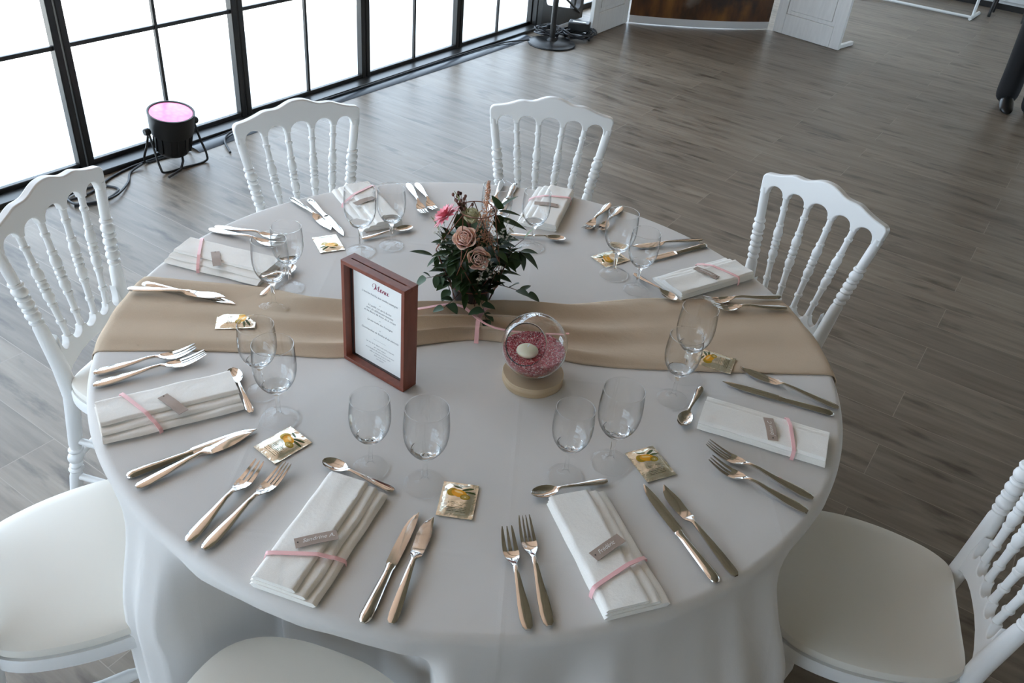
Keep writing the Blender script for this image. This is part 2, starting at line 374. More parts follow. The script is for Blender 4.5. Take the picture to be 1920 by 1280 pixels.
def foil_mat():
    # object coords: x across (-.03..+.03), y up (-.039..+.039)
    m, nt, b = new_mat('printed_foil')
    tc = N(nt, 'ShaderNodeTexCoord'); sp = N(nt, 'ShaderNodeSeparateXYZ'); nt.links.new(tc.outputs['Object'], sp.inputs[0])
    X, Y = sp.outputs[0], sp.outputs[1]
    def ell(cx, cy, rx, ry, rot=0.0):
        c, s_ = math.cos(rot), math.sin(rot)
        dx = mth(nt, 'SUBTRACT', X, cx); dy = mth(nt, 'SUBTRACT', Y, cy)
        u = mth(nt, 'DIVIDE', mth(nt, 'ADD', mth(nt, 'MULTIPLY', dx, c), mth(nt, 'MULTIPLY', dy, s_)), rx)
        v = mth(nt, 'DIVIDE', mth(nt, 'SUBTRACT', mth(nt, 'MULTIPLY', dy, c), mth(nt, 'MULTIPLY', dx, s_)), ry)
        return mth(nt, 'LESS_THAN', mth(nt, 'ADD', mth(nt, 'MULTIPLY', u, u), mth(nt, 'MULTIPLY', v, v)), 1.0)
    nz = N(nt, 'ShaderNodeTexNoise'); nz.inputs['Scale'].default_value = 60; nt.links.new(tc.outputs['Object'], nz.inputs[0])
    col = mixc(nt, nz.outputs[0], (0.86, 0.84, 0.74), (0.80, 0.76, 0.60))
    metal = 0.85
    inks = None
    def put(mask, c):
        nonlocal col, inks
        col = mixc(nt, mask, col, c); inks = mask if inks is None else mth(nt, 'MAXIMUM', inks, mask)
    put(ell(0.013, 0.024, 0.011, 0.0028, 0.5), (0.05, 0.09, 0.03)); put(ell(0.017, 0.017, 0.010, 0.0025, 0.1), (0.08, 0.12, 0.04)); put(ell(-0.004, 0.027, 0.008, 0.0022, -0.3), (0.06, 0.09, 0.03))
    put(ell(-0.011, 0.014, 0.0095, 0.0095), (0.42, 0.27, 0.02))
    put(ell(0.000, 0.012, 0.0135, 0.0085, -0.3), (0.80, 0.37, 0.02)); put(ell(-0.001, 0.015, 0.008, 0.0022, -0.3), (0.90, 0.62, 0.22))
    put(ell(0.011, 0.005, 0.0085, 0.0062, 0.2), (0.36, 0.25, 0.03)); put(ell(0.011, 0.005, 0.0060, 0.0042, 0.2), (0.50, 0.36, 0.08)); put(ell(0.011, 0.005, 0.0017, 0.0013), (0.80, 0.72, 0.42))
    # rows of small print
    ln = mth(nt, 'LESS_THAN', mth(nt, 'FRACT', mth(nt, 'DIVIDE', Y, 0.0031)), 0.32)
    n2 = N(nt, 'ShaderNodeTexNoise'); n2.inputs['Scale'].default_value = 420; nt.links.new(tc.outputs['Object'], n2.inputs[0])
    reg = mth(nt, 'MULTIPLY', mth(nt, 'LESS_THAN', Y, -0.006), mth(nt, 'GREATER_THAN', Y, -0.029))
    reg = mth(nt, 'MULTIPLY', reg, mth(nt, 'LESS_THAN', mth(nt, 'ABSOLUTE', X), 0.0165))
    put(mth(nt, 'MULTIPLY', mth(nt, 'MULTIPLY', ln, reg), mth(nt, 'GREATER_THAN', n2.outputs[0], 0.46)), (0.10, 0.10, 0.06))
    nt.links.new(col, b.inputs['Base Color'])
    nt.links.new(mth(nt, 'SUBTRACT', metal, mth(nt, 'MULTIPLY', inks, 0.6)), b.inputs['Metallic'])
    b.inputs['Roughness'].default_value = 0.2
    cz = N(nt, 'ShaderNodeTexNoise'); cz.inputs['Scale'].default_value = 75; cz.inputs['Detail'].default_value = 2; nt.links.new(tc.outputs['Object'], cz.inputs[0])
    edge = mth(nt, 'MAXIMUM', mth(nt, 'DIVIDE', mth(nt, 'ABSOLUTE', X), 0.030), mth(nt, 'DIVIDE', mth(nt, 'ABSOLUTE', Y), 0.039))
    amt = mth(nt, 'ADD', 0.15, mth(nt, 'MULTIPLY', mth(nt, 'GREATER_THAN', edge, 0.80), 0.85))
    bp = N(nt, 'ShaderNodeBump'); bp.inputs['Strength'].default_value = 0.8; bp.inputs['Distance'].default_value = 0.003
    nt.links.new(mth(nt, 'MULTIPLY', cz.outputs[0], amt), bp.inputs['Height']); nt.links.new(bp.outputs[0], b.inputs['Normal'])
    return m
M['foil'] = foil_mat()

def gel_mat():
    m, nt, b = new_mat('pink_glass_sand')
    tc = N(nt, 'ShaderNodeTexCoord'); vo = N(nt, 'ShaderNodeTexVoronoi'); vo.inputs['Scale'].default_value = 420; nt.links.new(tc.outputs['Object'], vo.inputs[0])
    sc = N(nt, 'ShaderNodeSeparateColor'); nt.links.new(vo.outputs['Color'], sc.inputs[0])
    r = N(nt, 'ShaderNodeValToRGB'); e = r.color_ramp.elements
    e[0].position = 0.0; e[0].color = (0.30, 0.015, 0.025, 1); e[1].position = 1.0; e[1].color = (0.95, 0.72, 0.70, 1)
    for p, c in ((0.45, (0.58, 0.065, 0.085)), (0.78, (0.72, 0.20, 0.22)), (0.90, (0.85, 0.45, 0.45))):
        q = e.new(p); q.color = (*c, 1)
    nt.links.new(sc.outputs[0], r.inputs[0]); nt.links.new(r.outputs[0], b.inputs['Base Color']); b.inputs['Roughness'].default_value = 0.18
    bp = N(nt, 'ShaderNodeBump'); bp.inputs['Strength'].default_value = 1.0; bp.inputs['Distance'].default_value = 0.003; bp.invert = True
    nt.links.new(vo.outputs['Distance'], bp.inputs['Height']); nt.links.new(bp.outputs[0], b.inputs['Normal'])
    return m
M['gel'] = gel_mat()
def log_mat():
    m, nt, b = new_mat('pale_log_wood')
    tc = N(nt, 'ShaderNodeTexCoord')
    mp = N(nt, 'ShaderNodeMapping'); mp.inputs['Scale'].default_value = (6, 6, 160); nt.links.new(tc.outputs['Object'], mp.inputs[0])
    nz = N(nt, 'ShaderNodeTexNoise'); nz.inputs['Scale'].default_value = 1.0; nz.inputs['Detail'].default_value = 3; nt.links.new(mp.outputs[0], nz.inputs[0])
    nt.links.new(mixc(nt, nz.outputs[0], (0.36, 0.24, 0.13), (0.62, 0.50, 0.34)), b.inputs['Base Color']); b.inputs['Roughness'].default_value = 0.6
    return m
M['log'] = log_mat()
def backdrop_mat():
    m, nt, b = new_mat('printed_meadow_photo')
    tc = N(nt, 'ShaderNodeTexCoord'); sp = N(nt, 'ShaderNodeSeparateXYZ'); nt.links.new(tc.outputs['Object'], sp.inputs[0])
    mp = N(nt, 'ShaderNodeMapping'); mp.inputs['Scale'].default_value = (1, 1, 0.35); nt.links.new(tc.outputs['Object'], mp.inputs[0])
    nz = N(nt, 'ShaderNodeTexNoise'); nz.inputs['Scale'].default_value = 9; nz.inputs['Detail'].default_value = 6; nt.links.new(mp.outputs[0], nz.inputs[0])
    r = N(nt, 'ShaderNodeValToRGB'); e = r.color_ramp.elements
    e[0].position = 0.32; e[0].color = (0.018, 0.010, 0.004, 1); e[1].position = 0.72; e[1].color = (0.20, 0.085, 0.016, 1); q = e.new(0.5); q.color = (0.085, 0.032, 0.007, 1)
    nt.links.new(nz.outputs[0], r.inputs[0])
    X, Z = sp.outputs[0], sp.outputs[2]
    n2 = N(nt, 'ShaderNodeTexNoise'); n2.inputs['Scale'].default_value = 7; n2.inputs['Detail'].default_value = 6; nt.links.new(tc.outputs['Object'], n2.inputs[0])
    wob = mth(nt, 'MULTIPLY', mth(nt, 'SUBTRACT', n2.outputs[0], 0.5), 0.35)
    def soft(v): return mth(nt, 'MINIMUM', mth(nt, 'MAXIMUM', mth(nt, 'ADD', mth(nt, 'MULTIPLY', v, 9.0), 0.5), 0.0), 1.0)
    def band(cx, hw, z0): # dark upright mass
        a = soft(mth(nt, 'SUBTRACT', hw, mth(nt, 'ABSOLUTE', mth(nt, 'SUBTRACT', mth(nt, 'ADD', X, wob), cx))))
        return mth(nt, 'MULTIPLY', a, soft(mth(nt, 'SUBTRACT', mth(nt, 'ADD', Z, wob), z0)))
    c = mixc(nt, mth(nt, 'MULTIPLY', band(0.16, 0.24, 0.16), 0.9), r.outputs[0], (0.010, 0.009, 0.010))
    c = mixc(nt, mth(nt, 'MULTIPLY', band(-0.09, 0.045, 0.22), 0.8), c, (0.24, 0.20, 0.16))
    c = mixc(nt, mth(nt, 'LESS_THAN', Z, 0.062), c, (0.62, 0.64, 0.65))
    nt.links.new(c, b.inputs['Base Color']); b.inputs['Roughness'].default_value = 0.5
    return m
M['backdrop'] = backdrop_mat()

# ------------------------------------------------------------------ the room
struct(MB().box(((XW + XR) / 2, (YB + YF) / 2, -0.05), (XR - XW + 0.1, YF - YB + 0.4, 0.1)).build('floor', M['floor']))
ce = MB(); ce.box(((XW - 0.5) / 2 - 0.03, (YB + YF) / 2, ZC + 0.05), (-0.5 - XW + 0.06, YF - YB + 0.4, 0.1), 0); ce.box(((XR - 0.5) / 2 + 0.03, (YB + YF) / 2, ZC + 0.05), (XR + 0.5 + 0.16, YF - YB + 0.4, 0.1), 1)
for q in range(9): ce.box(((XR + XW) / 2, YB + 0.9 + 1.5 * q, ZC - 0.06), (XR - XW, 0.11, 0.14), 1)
struct(ce.build('ceiling', [M['ceiling'], M['ceiling_shaded']]))
wr = MB(); wr.box((XR + 0.06, (YB + 4.6) / 2, ZC / 2), (0.1, 4.6 - YB + 0.1, ZC)); wr.box((XR + 0.06, (8.45 + YF) / 2, ZC / 2), (0.1, YF - 8.35, ZC)); wr.box((XR + 0.06, 6.5, 0.1), (0.1, 3.8, 0.2)); wr.box((XR + 0.06, 6.5, 2.85), (0.1, 3.8, 0.5))
struct(wr.build('wall_right', M['wall']))
struct(MB().box(((XW + XR) / 2, YF + 0.06, ZC / 2), (XR - XW + 0.1, 0.1, ZC)).build('wall_front', M['wall']))
wb = MB()
wb.box((-2.62, YB - 0.06, ZC / 2), (0.24, 0.1, ZC)); wb.box(((0.9 + XR) / 2, YB - 0.06, ZC / 2), (XR - 0.9, 0.1, ZC)); wb.box((-0.8, YB - 0.06, 2.9), (3.4, 0.1, 0.4)); wb.box((-0.8, YB - 0.06, 0.1), (3.4, 0.1, 0.2))
struct(wb.build('wall_back', M['wall']))
struct(MB().box((-9, 2, -0.16), (12.4, 40, 0.1)).build('ground', M['terrace']))

# window wall of black steel frames (left), one unit per bay
def bay(name, y0, y1, z0=0.0):
    fr = MB(); x = XW; w = 0.032; d = 0.03
    for yy in (y0 + w / 2, y1 - w / 2): fr.box((x, yy, ZC / 2), (d + 0.012, w, ZC))
    fr.box((x, (y0 + y1) / 2, 0.022), (d, y1 - y0 - 2 * w, 0.044)); fr.box((x, (y0 + y1) / 2, ZC - 0.03), (d, y1 - y0 - 2 * w, 0.06))
    f = fr.build(name, M['black'], bevel=0.004); struct(f)
    gl = MB(); cy = (y0 + y1) / 2
    gl.box((x + 0.004, cy, 0.044 + (ZC - 0.104) / 2), (0.016, 0.015, ZC - 0.104))
    for zz in (0.563, 1.08, 1.60, 2.12, 2.64): gl.box((x + 0.002, cy, zz), (0.014, y1 - y0 - 2 * w, 0.018))
    gl.build('glazing_bar', M['black'], f)
    MB().box((x - 0.006, cy, ZC / 2), (0.006, y1 - y0 - 2 * w + 0.01, ZC - 0.09)).build('pane', M['pane'], f)
edges = [0.772 + 0.937 * k for k in range(-6, 5)]
edges = [e for e in edges if e > YB]
k = 1
for a, b2 in zip(edges, edges[1:]):
    bay('window_%d' % k, a + 0.004, b2 - 0.004); k += 1
bay('window_%d' % k, YB + 0.01, edges[0] - 0.004); k += 1
for a, b2 in ((5.13, 6.34), (6.34, 7.2), (7.2, 8.06), (8.06, 9.1)):
    bay('window_%d' % k, a + 0.004, b2 - 0.004); k += 1
# corner post and black metal door with a kick panel beside it
struct(MB().box((XW + 0.02, 4.515, ZC / 2), (0.09, 0.04, ZC)).build('trim_1', M['black'], bevel=0.006))
dm = MB(); dx = XW + 0.13
def rrect(y0, y1, z0, z1, r, n=6):
    out = []
    for cy, cz, a0 in ((y1 - r, z1 - r, 0), (y0 + r, z1 - r, 90), (y0 + r, z0 + r, 180), (y1 - r, z0 + r, 270)):
        for i in range(n + 1):
            a = math.radians(a0 + 90 * i / n); out.append((cy + r * math.cos(a), cz + r * math.sin(a)))
    return out
inn = [(y, z - (0.22 * (y - 4.47) if z < 0.6 else 0)) for y, z in rrect(4.47, 5.00, 0.195, 2.0, 0.045)]; outr = rrect(4.43, 5.05, 0.010, 2.15, 0.008)
P_ = [[(dx + t, *p) for p in ring] for t, ring in ((-0.02, outr), (0.02, outr), (0.02, inn), (-0.02, inn))]
dm.grid(P_, 0, closed_u=True, closed_v=True)
door = struct(dm.build('door_1', M['black'], angle=30))
MB().box((dx, 4.735, 1.09), (0.006, 0.54, 1.84)).build('pane', M['pane'], door)
MB().tube([(dx + 0.03, 4.40, 0.405), (dx + 0.03, 4.98, 0.062)], 0.009, 8).build('brace_bar', M['black'], door)
MB().box((dx + 0.04, 4.455, 1.05), (0.04, 0.03, 0.16)).build('door_handle', M['black'], door)
struct(MB().box((XW + 0.06, 4.78, 2.64), (0.10, 0.66, 0.92)).build('trim_2', M['black']))
# rear windows behind the viewer
fr = MB()
for i in range(4): fr.box((-2.5 + 3.4 * i / 3, YB - 0.06, 1.45), (0.06, 0.06, 2.5))
for zz in (0.23, 1.0, 1.8, 2.67): fr.box((-0.8, YB - 0.06, zz), (3.4, 0.05, 0.05))
f = struct(fr.build('window_%d' % k, M['black']))
MB().box((-0.8, YB - 0.065, 1.45), (3.4, 0.006, 2.5)).build('pane', M['pane'], f)

fr = MB()
for yy in (4.63, 5.87, 7.13, 8.37): fr.box((XR + 0.06, yy, 1.4), (0.06, 0.06, 2.4))
for zz in (0.23, 1.0, 1.8, 2.57): fr.box((XR + 0.06, 6.5, zz), (0.05, 3.8, 0.05))
k += 1
f = struct(fr.build('window_%d' % k, M['black']))
MB().box((XR + 0.065, 6.5, 1.4), (0.006, 3.78, 2.38)).build('pane', M['pane'], f)
# black sill track along the foot of the windows
struct(MB().box((XW + 0.055, -0.06, 0.012), (0.10, 9.1, 0.024)).build('trim_3', M['black'], bevel=0.004))
strip = MB()
ys = [1.25 + 0.1 * i for i in range(31)]
P_ = []
for y in ys:
    x = -2.615 + 0.012 * math.sin(y * 2.1); row = []
    for t, zz in ((-0.055, 0.001), (-0.035, 0.011), (0, 0.014), (0.035, 0.011), (0.055, 0.001)): row.append((x + t, y, zz))
    P_.append(row)
strip.grid(P_); tag(strip.build('cable_cover', simple('blue_black_rubber', (0.022, 0.030, 0.042), 0.30)), 'long flat black cable cover strip lying along the foot of the windows', 'cable cover')

# far end: white cupboards
for x0, x1, lab in ((-3.0, -0.52, 'white cupboard against the far wall, behind the floor-standing white bar'), (-0.51, 2.0, 'white cupboard against the far wall, behind the black stool legs')):
    cx0 = max(x0, XW + 0.08)
    t = tag(empty('cupboard', ((cx0 + x1) / 2, YF - 0.15, 0)), lab, 'cupboard', 'white cupboards along the far wall')
    MB().box((0, 0.03, 1.03), (x1 - cx0, 0.2, 1.94)).build('body', M['whiteplain'], t)
    MB().box((0, -0.082, 1.04), (x1 - cx0 - 0.01, 0.022, 1.90)).build('door', M['whiteplain'], t, bevel=0.002)
    MB().box((0, 0.05, 0.03), (x1 - cx0, 0.18, 0.06)).build('plinth', M['black'], t)

# ------------------------------------------------------------------ chairs
TA = 0.108
def yb(z): return TA * (z - 0.6) if z > 0.42 else TA * (-0.18) + 0.07 * ((0.42 - z) / 0.42) ** 1.3
def wst(z): return interp([(0, 0.150), (0.40, 0.128), (0.50, 0.127), (0.60, 0.138), (0.741, 0.160), (0.82, 0.174), (0.86, 0.180)], z)
def turned(prof, pos, seg=14):
    m = MB(); P = []
    for z, r in prof:
        x, y = pos(z); P.append([(x + r * math.cos(2 * PI * k / seg), y + r * math.sin(2 * PI * k / seg), z) for k in range(seg)])
    o = len(m.v); m.grid(P, closed_v=True); n = len(P)
    m.f.append(tuple(seg - 1 - k for k in range(seg))); m.f.append(tuple((n - 1) * seg + k for k in range(seg))); m.m += [0, 0]
    return m
def bead(z, r, w=0.006): return [(z - w, r * 0.70), (z - w * 0.8, r * 0.9), (z, r), (z + w * 0.8, r * 0.9), (z + w, r * 0.70)]
def ball(z, r, w): return [(z + w * t, r * math.sqrt(max(0.28, 1 - t * t * 0.72))) for t in (-1, -0.75, -0.4, 0, 0.4, 0.75, 1)]
def stile_prof():
    p = [(0.0, 0.0125), (0.02, 0.0135), (0.16, 0.0165)]
    p += bead(0.185, 0.019) + [(0.20, 0.0165)] + ball(0.225, 0.0205, 0.016) + bead(0.25, 0.019) + [(0.27, 0.017), (0.42, 0.019), (0.50, 0.019), (0.62, 0.0155)]
    p += bead(0.637, 0.0165, 0.005) + ball(0.655, 0.0175, 0.011) + bead(0.672, 0.0165, 0.005) + ball(0.689, 0.0175, 0.010) + bead(0.705, 0.0165, 0.005) + ball(0.722, 0.0175, 0.012) + bead(0.741, 0.0165, 0.005)
    p += [(0.750, 0.0125), (0.79, 0.0128), (0.835, 0.0122)]
    return p
def spin_prof():
    p = [(0.545, 0.0085), (0.590, 0.0075)] + bead(0.598, 0.0110, 0.005) + [(0.606, 0.0078), (0.640, 0.0085)] + bead(0.648, 0.0112, 0.005)
    p += [(0.655, 0.0090), (0.668, 0.0128), (0.676, 0.0118)] + bead(0.688, 0.0120, 0.004) + ball(0.7005, 0.0122, 0.008) + bead(0.713, 0.0120, 0.004)
    p += [(0.722, 0.0118), (0.733, 0.0128), (0.746, 0.0092)] + bead(0.754, 0.0112, 0.005) + [(0.762, 0.0082), (0.792, 0.0078)] + bead(0.799, 0.0108, 0.005) + [(0.806, 0.0078), (0.840, 0.0088)]
    return p
def fleg_prof():
    return [(0.0, 0.011), (0.02, 0.0125), (0.22, 0.0165)] + bead(0.245, 0.019) + ball(0.275, 0.021, 0.018) + bead(0.305, 0.019) + [(0.325, 0.016), (0.36, 0.021), (0.38, 0.020), (0.43, 0.021)]
SEAT = [(-0.022, 0.05), (-0.022, 0.105), (-0.028, 0.132), (-0.045, 0.152), (-0.08, 0.172), (-0.14, 0.190), (-0.20, 0.199), (-0.26, 0.200), (-0.32, 0.190), (-0.36, 0.168), (-0.388, 0.130), (-0.402, 0.085), (-0.408, 0.04)]
def seat_ring(sc, z, dy=0.0):
    L = [(-x, y) for y, x in SEAT]; Rr = [(x, y) for y, x in reversed(SEAT)]
    pts = [Vector((x * sc, (y + 0.215) * sc - 0.215 + dy, z)) for x, y in L + Rr]
    return catmull(pts, 3, True)
def rail_mesh(out, th):
    m = MB(); return m.prism(out, lambda p, s: (p[0], yb(p[1]) + (th / 2 if s else -th / 2), p[1]))
def make_chair():
    t = empty('banquet_chair')
    # seat frame and pad
    m = MB(); rings = [seat_ring(0.96, 0.415), seat_ring(1.0, 0.422), seat_ring(1.0, 0.444), seat_ring(0.985, 0.450)]
    m.grid(rings, closed_v=True); n = len(rings[0]); m.f.append(tuple(range(n))); m.f.append(tuple(3 * n + k for k in range(n - 1, -1, -1))); m.m += [0, 0]
    m.build('seat', M['resin'], t)
    m = MB(); rings = [seat_ring(s_, z_) for s_, z_ in ((0.945, 0.4505), (0.975, 0.456), (0.98, 0.464), (0.965, 0.4715), (0.92, 0.476), (0.80, 0.480), (0.55, 0.4825), (0.25, 0.4835), (0.05, 0.484))]
    m.grid(rings, closed_v=True); m.f.append(tuple(range(n))); m.f.append(tuple(8 * n + k for k in range(n - 1, -1, -1))); m.m += [0, 0]
    m.build('seat_pad', M['pad'], t)
    # top rail
    half = [(0.0, 0.915), (0.018, 0.9135), (0.034, 0.9085), (0.05, 0.9015), (0.063, 0.8975), (0.078, 0.8965), (0.093, 0.8965), (0.106, 0.894), (0.12, 0.8885), (0.14, 0.8815), (0.16, 0.8765), (0.176, 0.8735), (0.184, 0.870), (0.189, 0.862), (0.1885, 0.85), (0.186, 0.832), (0.1855, 0.818)]
    pos_t = [-0.174, -0.105, -0.037, 0.037, 0.105, 0.174]; zt = [0.818, 0.827, 0.828, 0.828, 0.827, 0.818]; hw = [0.0115, 0.0085, 0.0085, 0.0085, 0.0085, 0.0115]; top = [0.849, 0.853, 0.855, 0.853, 0.849]
    bot = []
    for i in range(5):
        a = pos_t[i] + hw[i]; b_ = pos_t[i + 1] - hw[i + 1]
        bot.append((a, zt[i]))
        for q in range(1, 12):
            u = q / 12; ang = PI * (1 - u); h0 = lerp(zt[i], zt[i + 1], u)
            bot.append((lerp(a, b_, 0.5 + 0.5 * math.cos(ang)), h0 + (top[i] - h0) * math.sin(ang) ** 0.8))
        bot.append((b_, zt[i + 1]))
    crest = [(-x, z) for x, z in half] ; crest = list(reversed(crest))[:-1] + half
    crest = [tuple(p[:2]) for p in catmull([(x, z, 0) for x, z in crest], 3)]
    rail_mesh(list(reversed(crest)) + bot, 0.021).build('top_rail', M['resin'], t, bevel=0.0045, bseg=3)
    # lower rail with cups under the spindles
    pos_b = [-0.125, -0.076, -0.0265, 0.0265, 0.076, 0.125]; out = []
    for i in range(5):
        e0 = 0.008 if i else 0.013; e1 = 0.008 if i < 4 else 0.013
        a = pos_b[i] + e0; b_ = pos_b[i + 1] - e1; za = 0.560 if i else 0.585; zb_ = 0.560 if i < 4 else 0.585
        lo = 0.541 if i in (1, 2, 3) else 0.537
        for q in range(11):
            u = q / 10; ang = PI * (1 - u); h0 = lerp(za, zb_, u)
            out.append((lerp(a, b_, 0.5 + 0.5 * math.cos(ang)), h0 - (h0 - lo) * math.sin(ang) ** 0.9))
    low = [(0.128, 0.470), (0.118, 0.478), (0.095, 0.493), (0.06, 0.506), (0.03, 0.511), (0, 0.512)]
    low = low + [(-x, z) for x, z in reversed(low[:-1])]
    rail_mesh(out + low, 0.020).build('lower_rail', M['resin'], t, bevel=0.004, bseg=3)
    for a, b_ in zip(pos_b[1:5], pos_t[1:5]):
        turned(spin_prof(), lambda z: (lerp(a, b_, (z - 0.57) / (0.829 - 0.57)), yb(z)), 12).build('spindle', M['resin'], t)
    for s_ in (-1, 1):
        turned(stile_prof(), lambda z: (s_ * wst(z), yb(z)), 16).build('rear_leg', M['resin'], t)
        turned(fleg_prof(), lambda z: (s_ * (0.165 - 0.02 * (z / 0.43)), -0.335 + 0.012 * z), 14).build('front_leg', M['resin'], t)
    def strut(a, b_):
        a, b_ = Vector(a), Vector(b_); pr = [0.009, 0.009, 0.0125, 0.010, 0.0125, 0.009, 0.009]; tt = [0, 0.3, 0.36, 0.5, 0.64, 0.7, 1]
        MB().tube([a.lerp(b_, q) for q in tt], pr, 10).build('stretcher', M['resin'], t)
    for s_ in (-1, 1):
        for z in (0.16, 0.28): strut((s_ * (0.165 - 0.02 * z / 0.43), -0.335, z), (s_ * wst(z), yb(z), z))
    strut((-0.158, -0.335, 0.20), (0.158, -0.335, 0.20)); strut((-wst(0.22), yb(0.22), 0.22), (wst(0.22), yb(0.22), 0.22))
    return t
# x, y, yaw (deg, outward from the table), label
CH = [(-0.908, -0.344, 201.4, 'white spindle-back banquet chair at the left end of the taupe runner'),
      (-0.896, 0.380, 160.7, 'white spindle-back banquet chair closest to the pink stage light'),
      (-0.415, 0.933, 120.2, 'white spindle-back banquet chair standing behind the flower arrangement'),
      (0.411, 0.929, 73.6, 'white spindle-back banquet chair at the right end of the taupe runner'),
      (1.075, 0.187, 16.7, 'white banquet chair at the right edge with its beige seat pad in view'),
      (0.268, -0.994, 286.0, 'white banquet chair at the near table edge showing only part of its seat'),
      (-0.425, -0.925, 246.0, 'white banquet chair at lower left with its backrest out of view')]
chair0 = make_chair()
for i, (x, y, a, lab) in enumerate(CH):
    c = chair0 if i == 0 else copy_tree(chair0)
    c.location = (x, y, 0); c.rotation_euler = (0, 0, math.radians(a) - PI / 2)
    tag(c, lab, 'chair', 'white banquet chairs around the table')

# ------------------------------------------------------------------ table and cloth
TZ = 0.75; TR = 0.758
t = tag(empty('round_table'), 'round banquet table hidden under the white tablecloth', 'table')
MB().lathe([(0.0, 0.718), (0.735, 0.718), (0.741, 0.722), (0.741, 0.738), (0.737, 0.742), (0.0, 0.742)], 96).build('tabletop', M['table_ply'], t)
for a in (45, 135, 225, 315):
    x, y = 0.36 * math.cos(math.radians(a)), 0.36 * math.sin(math.radians(a))
    MB().tube([(x * 1.12, y * 1.12, 0.0), (x, y, 0.72)], 0.014, 10).build('leg', M['black'], t)
seat_fronts = [(201, 0.53, 20, 7), (157, 0.53, 20, 7), (114, 0.575, 19, 7), (66.3, 0.57, 19, 7), (10, 0.645, 18, 7), (284.5, 0.585, 15, 4), (243.5, 0.57, 9, 6)]
def rlow(deg):
    v = 0.788 + 0.014 * math.cos(math.radians(deg * 5 + 40))
    if 318 < deg < 358: v += 0.045 * math.sin(math.radians((deg - 318) / 40 * 180))
    if 259 < deg < 275: v += 0.03 * math.sin(math.radians((deg - 259) / 16 * 180)) ** 2
    elif 240 < deg <= 259: v = lerp(0.762, v, sst((deg - 252) / 7))
    for c_, rf, hw_, tr_ in seat_fronts:
        d = abs((deg - c_ + 180) % 360 - 180)
        v = lerp(rf, v, sst((d - hw_) / tr_))
    return v
FOLDS = [(258.5, 1.5, 0.012), (263, 1.3, 0.016), (268.5, 1.4, -0.014), (272, 1.2, 0.012), (298, 2.0, 0.016), (304, 1.8, 0.020), (309.5, 1.6, -0.012), (314, 2.2, 0.014), (322, 2.0, 0.016), (331, 2.6, -0.014), (339, 2.0, 0.018), (346, 1.8, 0.012), (351, 1.5, -0.01), (222, 2, 0.015), (180, 2, 0.015), (135, 2, 0.015), (90, 2, 0.015), (38, 2, 0.015)]
def cloth():
    NT = 432; rows = []
    top = [0.02 + 0.72 * i / 20 for i in range(21)]
    rows.append([(r_, TZ) for r_ in ()])
    P = []
    for r_ in top: P.append([(r_ * math.cos(2 * PI * k / NT), r_ * math.sin(2 * PI * k / NT), TZ) for k in range(NT)])
    for q in range(1, 7):
        a = q / 6 * PI / 2; P.append([((0.740 + 0.018 * math.sin(a)) * math.cos(2 * PI * k / NT), (0.740 + 0.018 * math.sin(a)) * math.sin(2 * PI * k / NT), TZ - 0.018 * (1 - math.cos(a))) for k in range(NT)])
    nd = 44
    for j in range(1, nd + 1):
        tt = j / nd; row = []
        for k in range(NT):
            th = 2 * PI * k / NT; dg = k * 360 / NT
            zb_ = 0.055 + 0.02 * math.sin(3 * th + 1)
            z = lerp(TZ - 0.018, zb_, tt)
            s_ = sst((TZ - 0.018 - z) / 0.225)
            fold = 0.011 * math.sin(th * 17 + 1.3 * math.sin(th * 3)) + 0.009 * math.sin(th * 29 + 2) + 0.004 * math.sin(th * 43 + math.sin(5 * th) * 2)
            amp = min(1, (TZ - z) / 0.30)
            fold += 0.014 * noise.noise((math.cos(th) * 5.5, math.sin(th) * 5.5, z * 1.6)) + 0.006 * noise.noise((math.cos(th) * 13, math.sin(th) * 13, z * 4 + 5))
            for ca_, aw_, am_ in FOLDS:
                dd = (dg - ca_ + 180) % 360 - 180
                if abs(dd) < aw_ * 3: fold += am_ * math.exp(-(dd / aw_) ** 2)
            r_ = TR + s_ * (rlow(dg) - TR) + fold * amp - 0.005 * amp
            row.append((r_ * math.cos(th), r_ * math.sin(th), z))
        P.append(row)
    m = MB(); m.grid(P, closed_v=True)
    m.f.append(tuple(range(NT))); m.m.append(0)
    return m
tag(cloth().build('tablecloth', M['cloth'], angle=0), 'large white tablecloth draped over the round table', 'tablecloth')

# runner: world-space edges measured on the table top
UP = [(-0.735, -0.352), (-0.682, -0.310), (-0.573, -0.245), (-0.464, -0.176), (-0.336, -0.125), (-0.227, -0.074), (-0.144, 0.006), (-0.059, 0.075), (0.018, 0.145), (0.086, 0.217), (0.202, 0.362), (0.329, 0.471), (0.466, 0.590), (0.494, 0.616)]
LOW = [(-0.580, -0.590), (-0.527, -0.545), (-0.432, -0.462), (-0.355, -0.398), (-0.272, -0.336), (-0.153, -0.251), (-0.067, -0.124), (0.013, -0.024), (0.103, 0.019), (0.197, 0.036), (0.284, 0.083), (0.374, 0.148), (0.491, 0.237), (0.654, 0.367)]
def polyline(P, n):
    P = [Vector((*p, 0)) for p in P]; L = [0]
    for a, b_ in zip(P, P[1:]): L.append(L[-1] + (b_ - a).length)
    out = []
    for i in range(n):
        s_ = L[-1] * i / (n - 1); j = max(q for q in range(len(L)) if L[q] <= s_ + 1e-9); j = min(j, len(P) - 2)
        out.append(P[j].lerp(P[j + 1], (s_ - L[j]) / (L[j + 1] - L[j])))
    return out
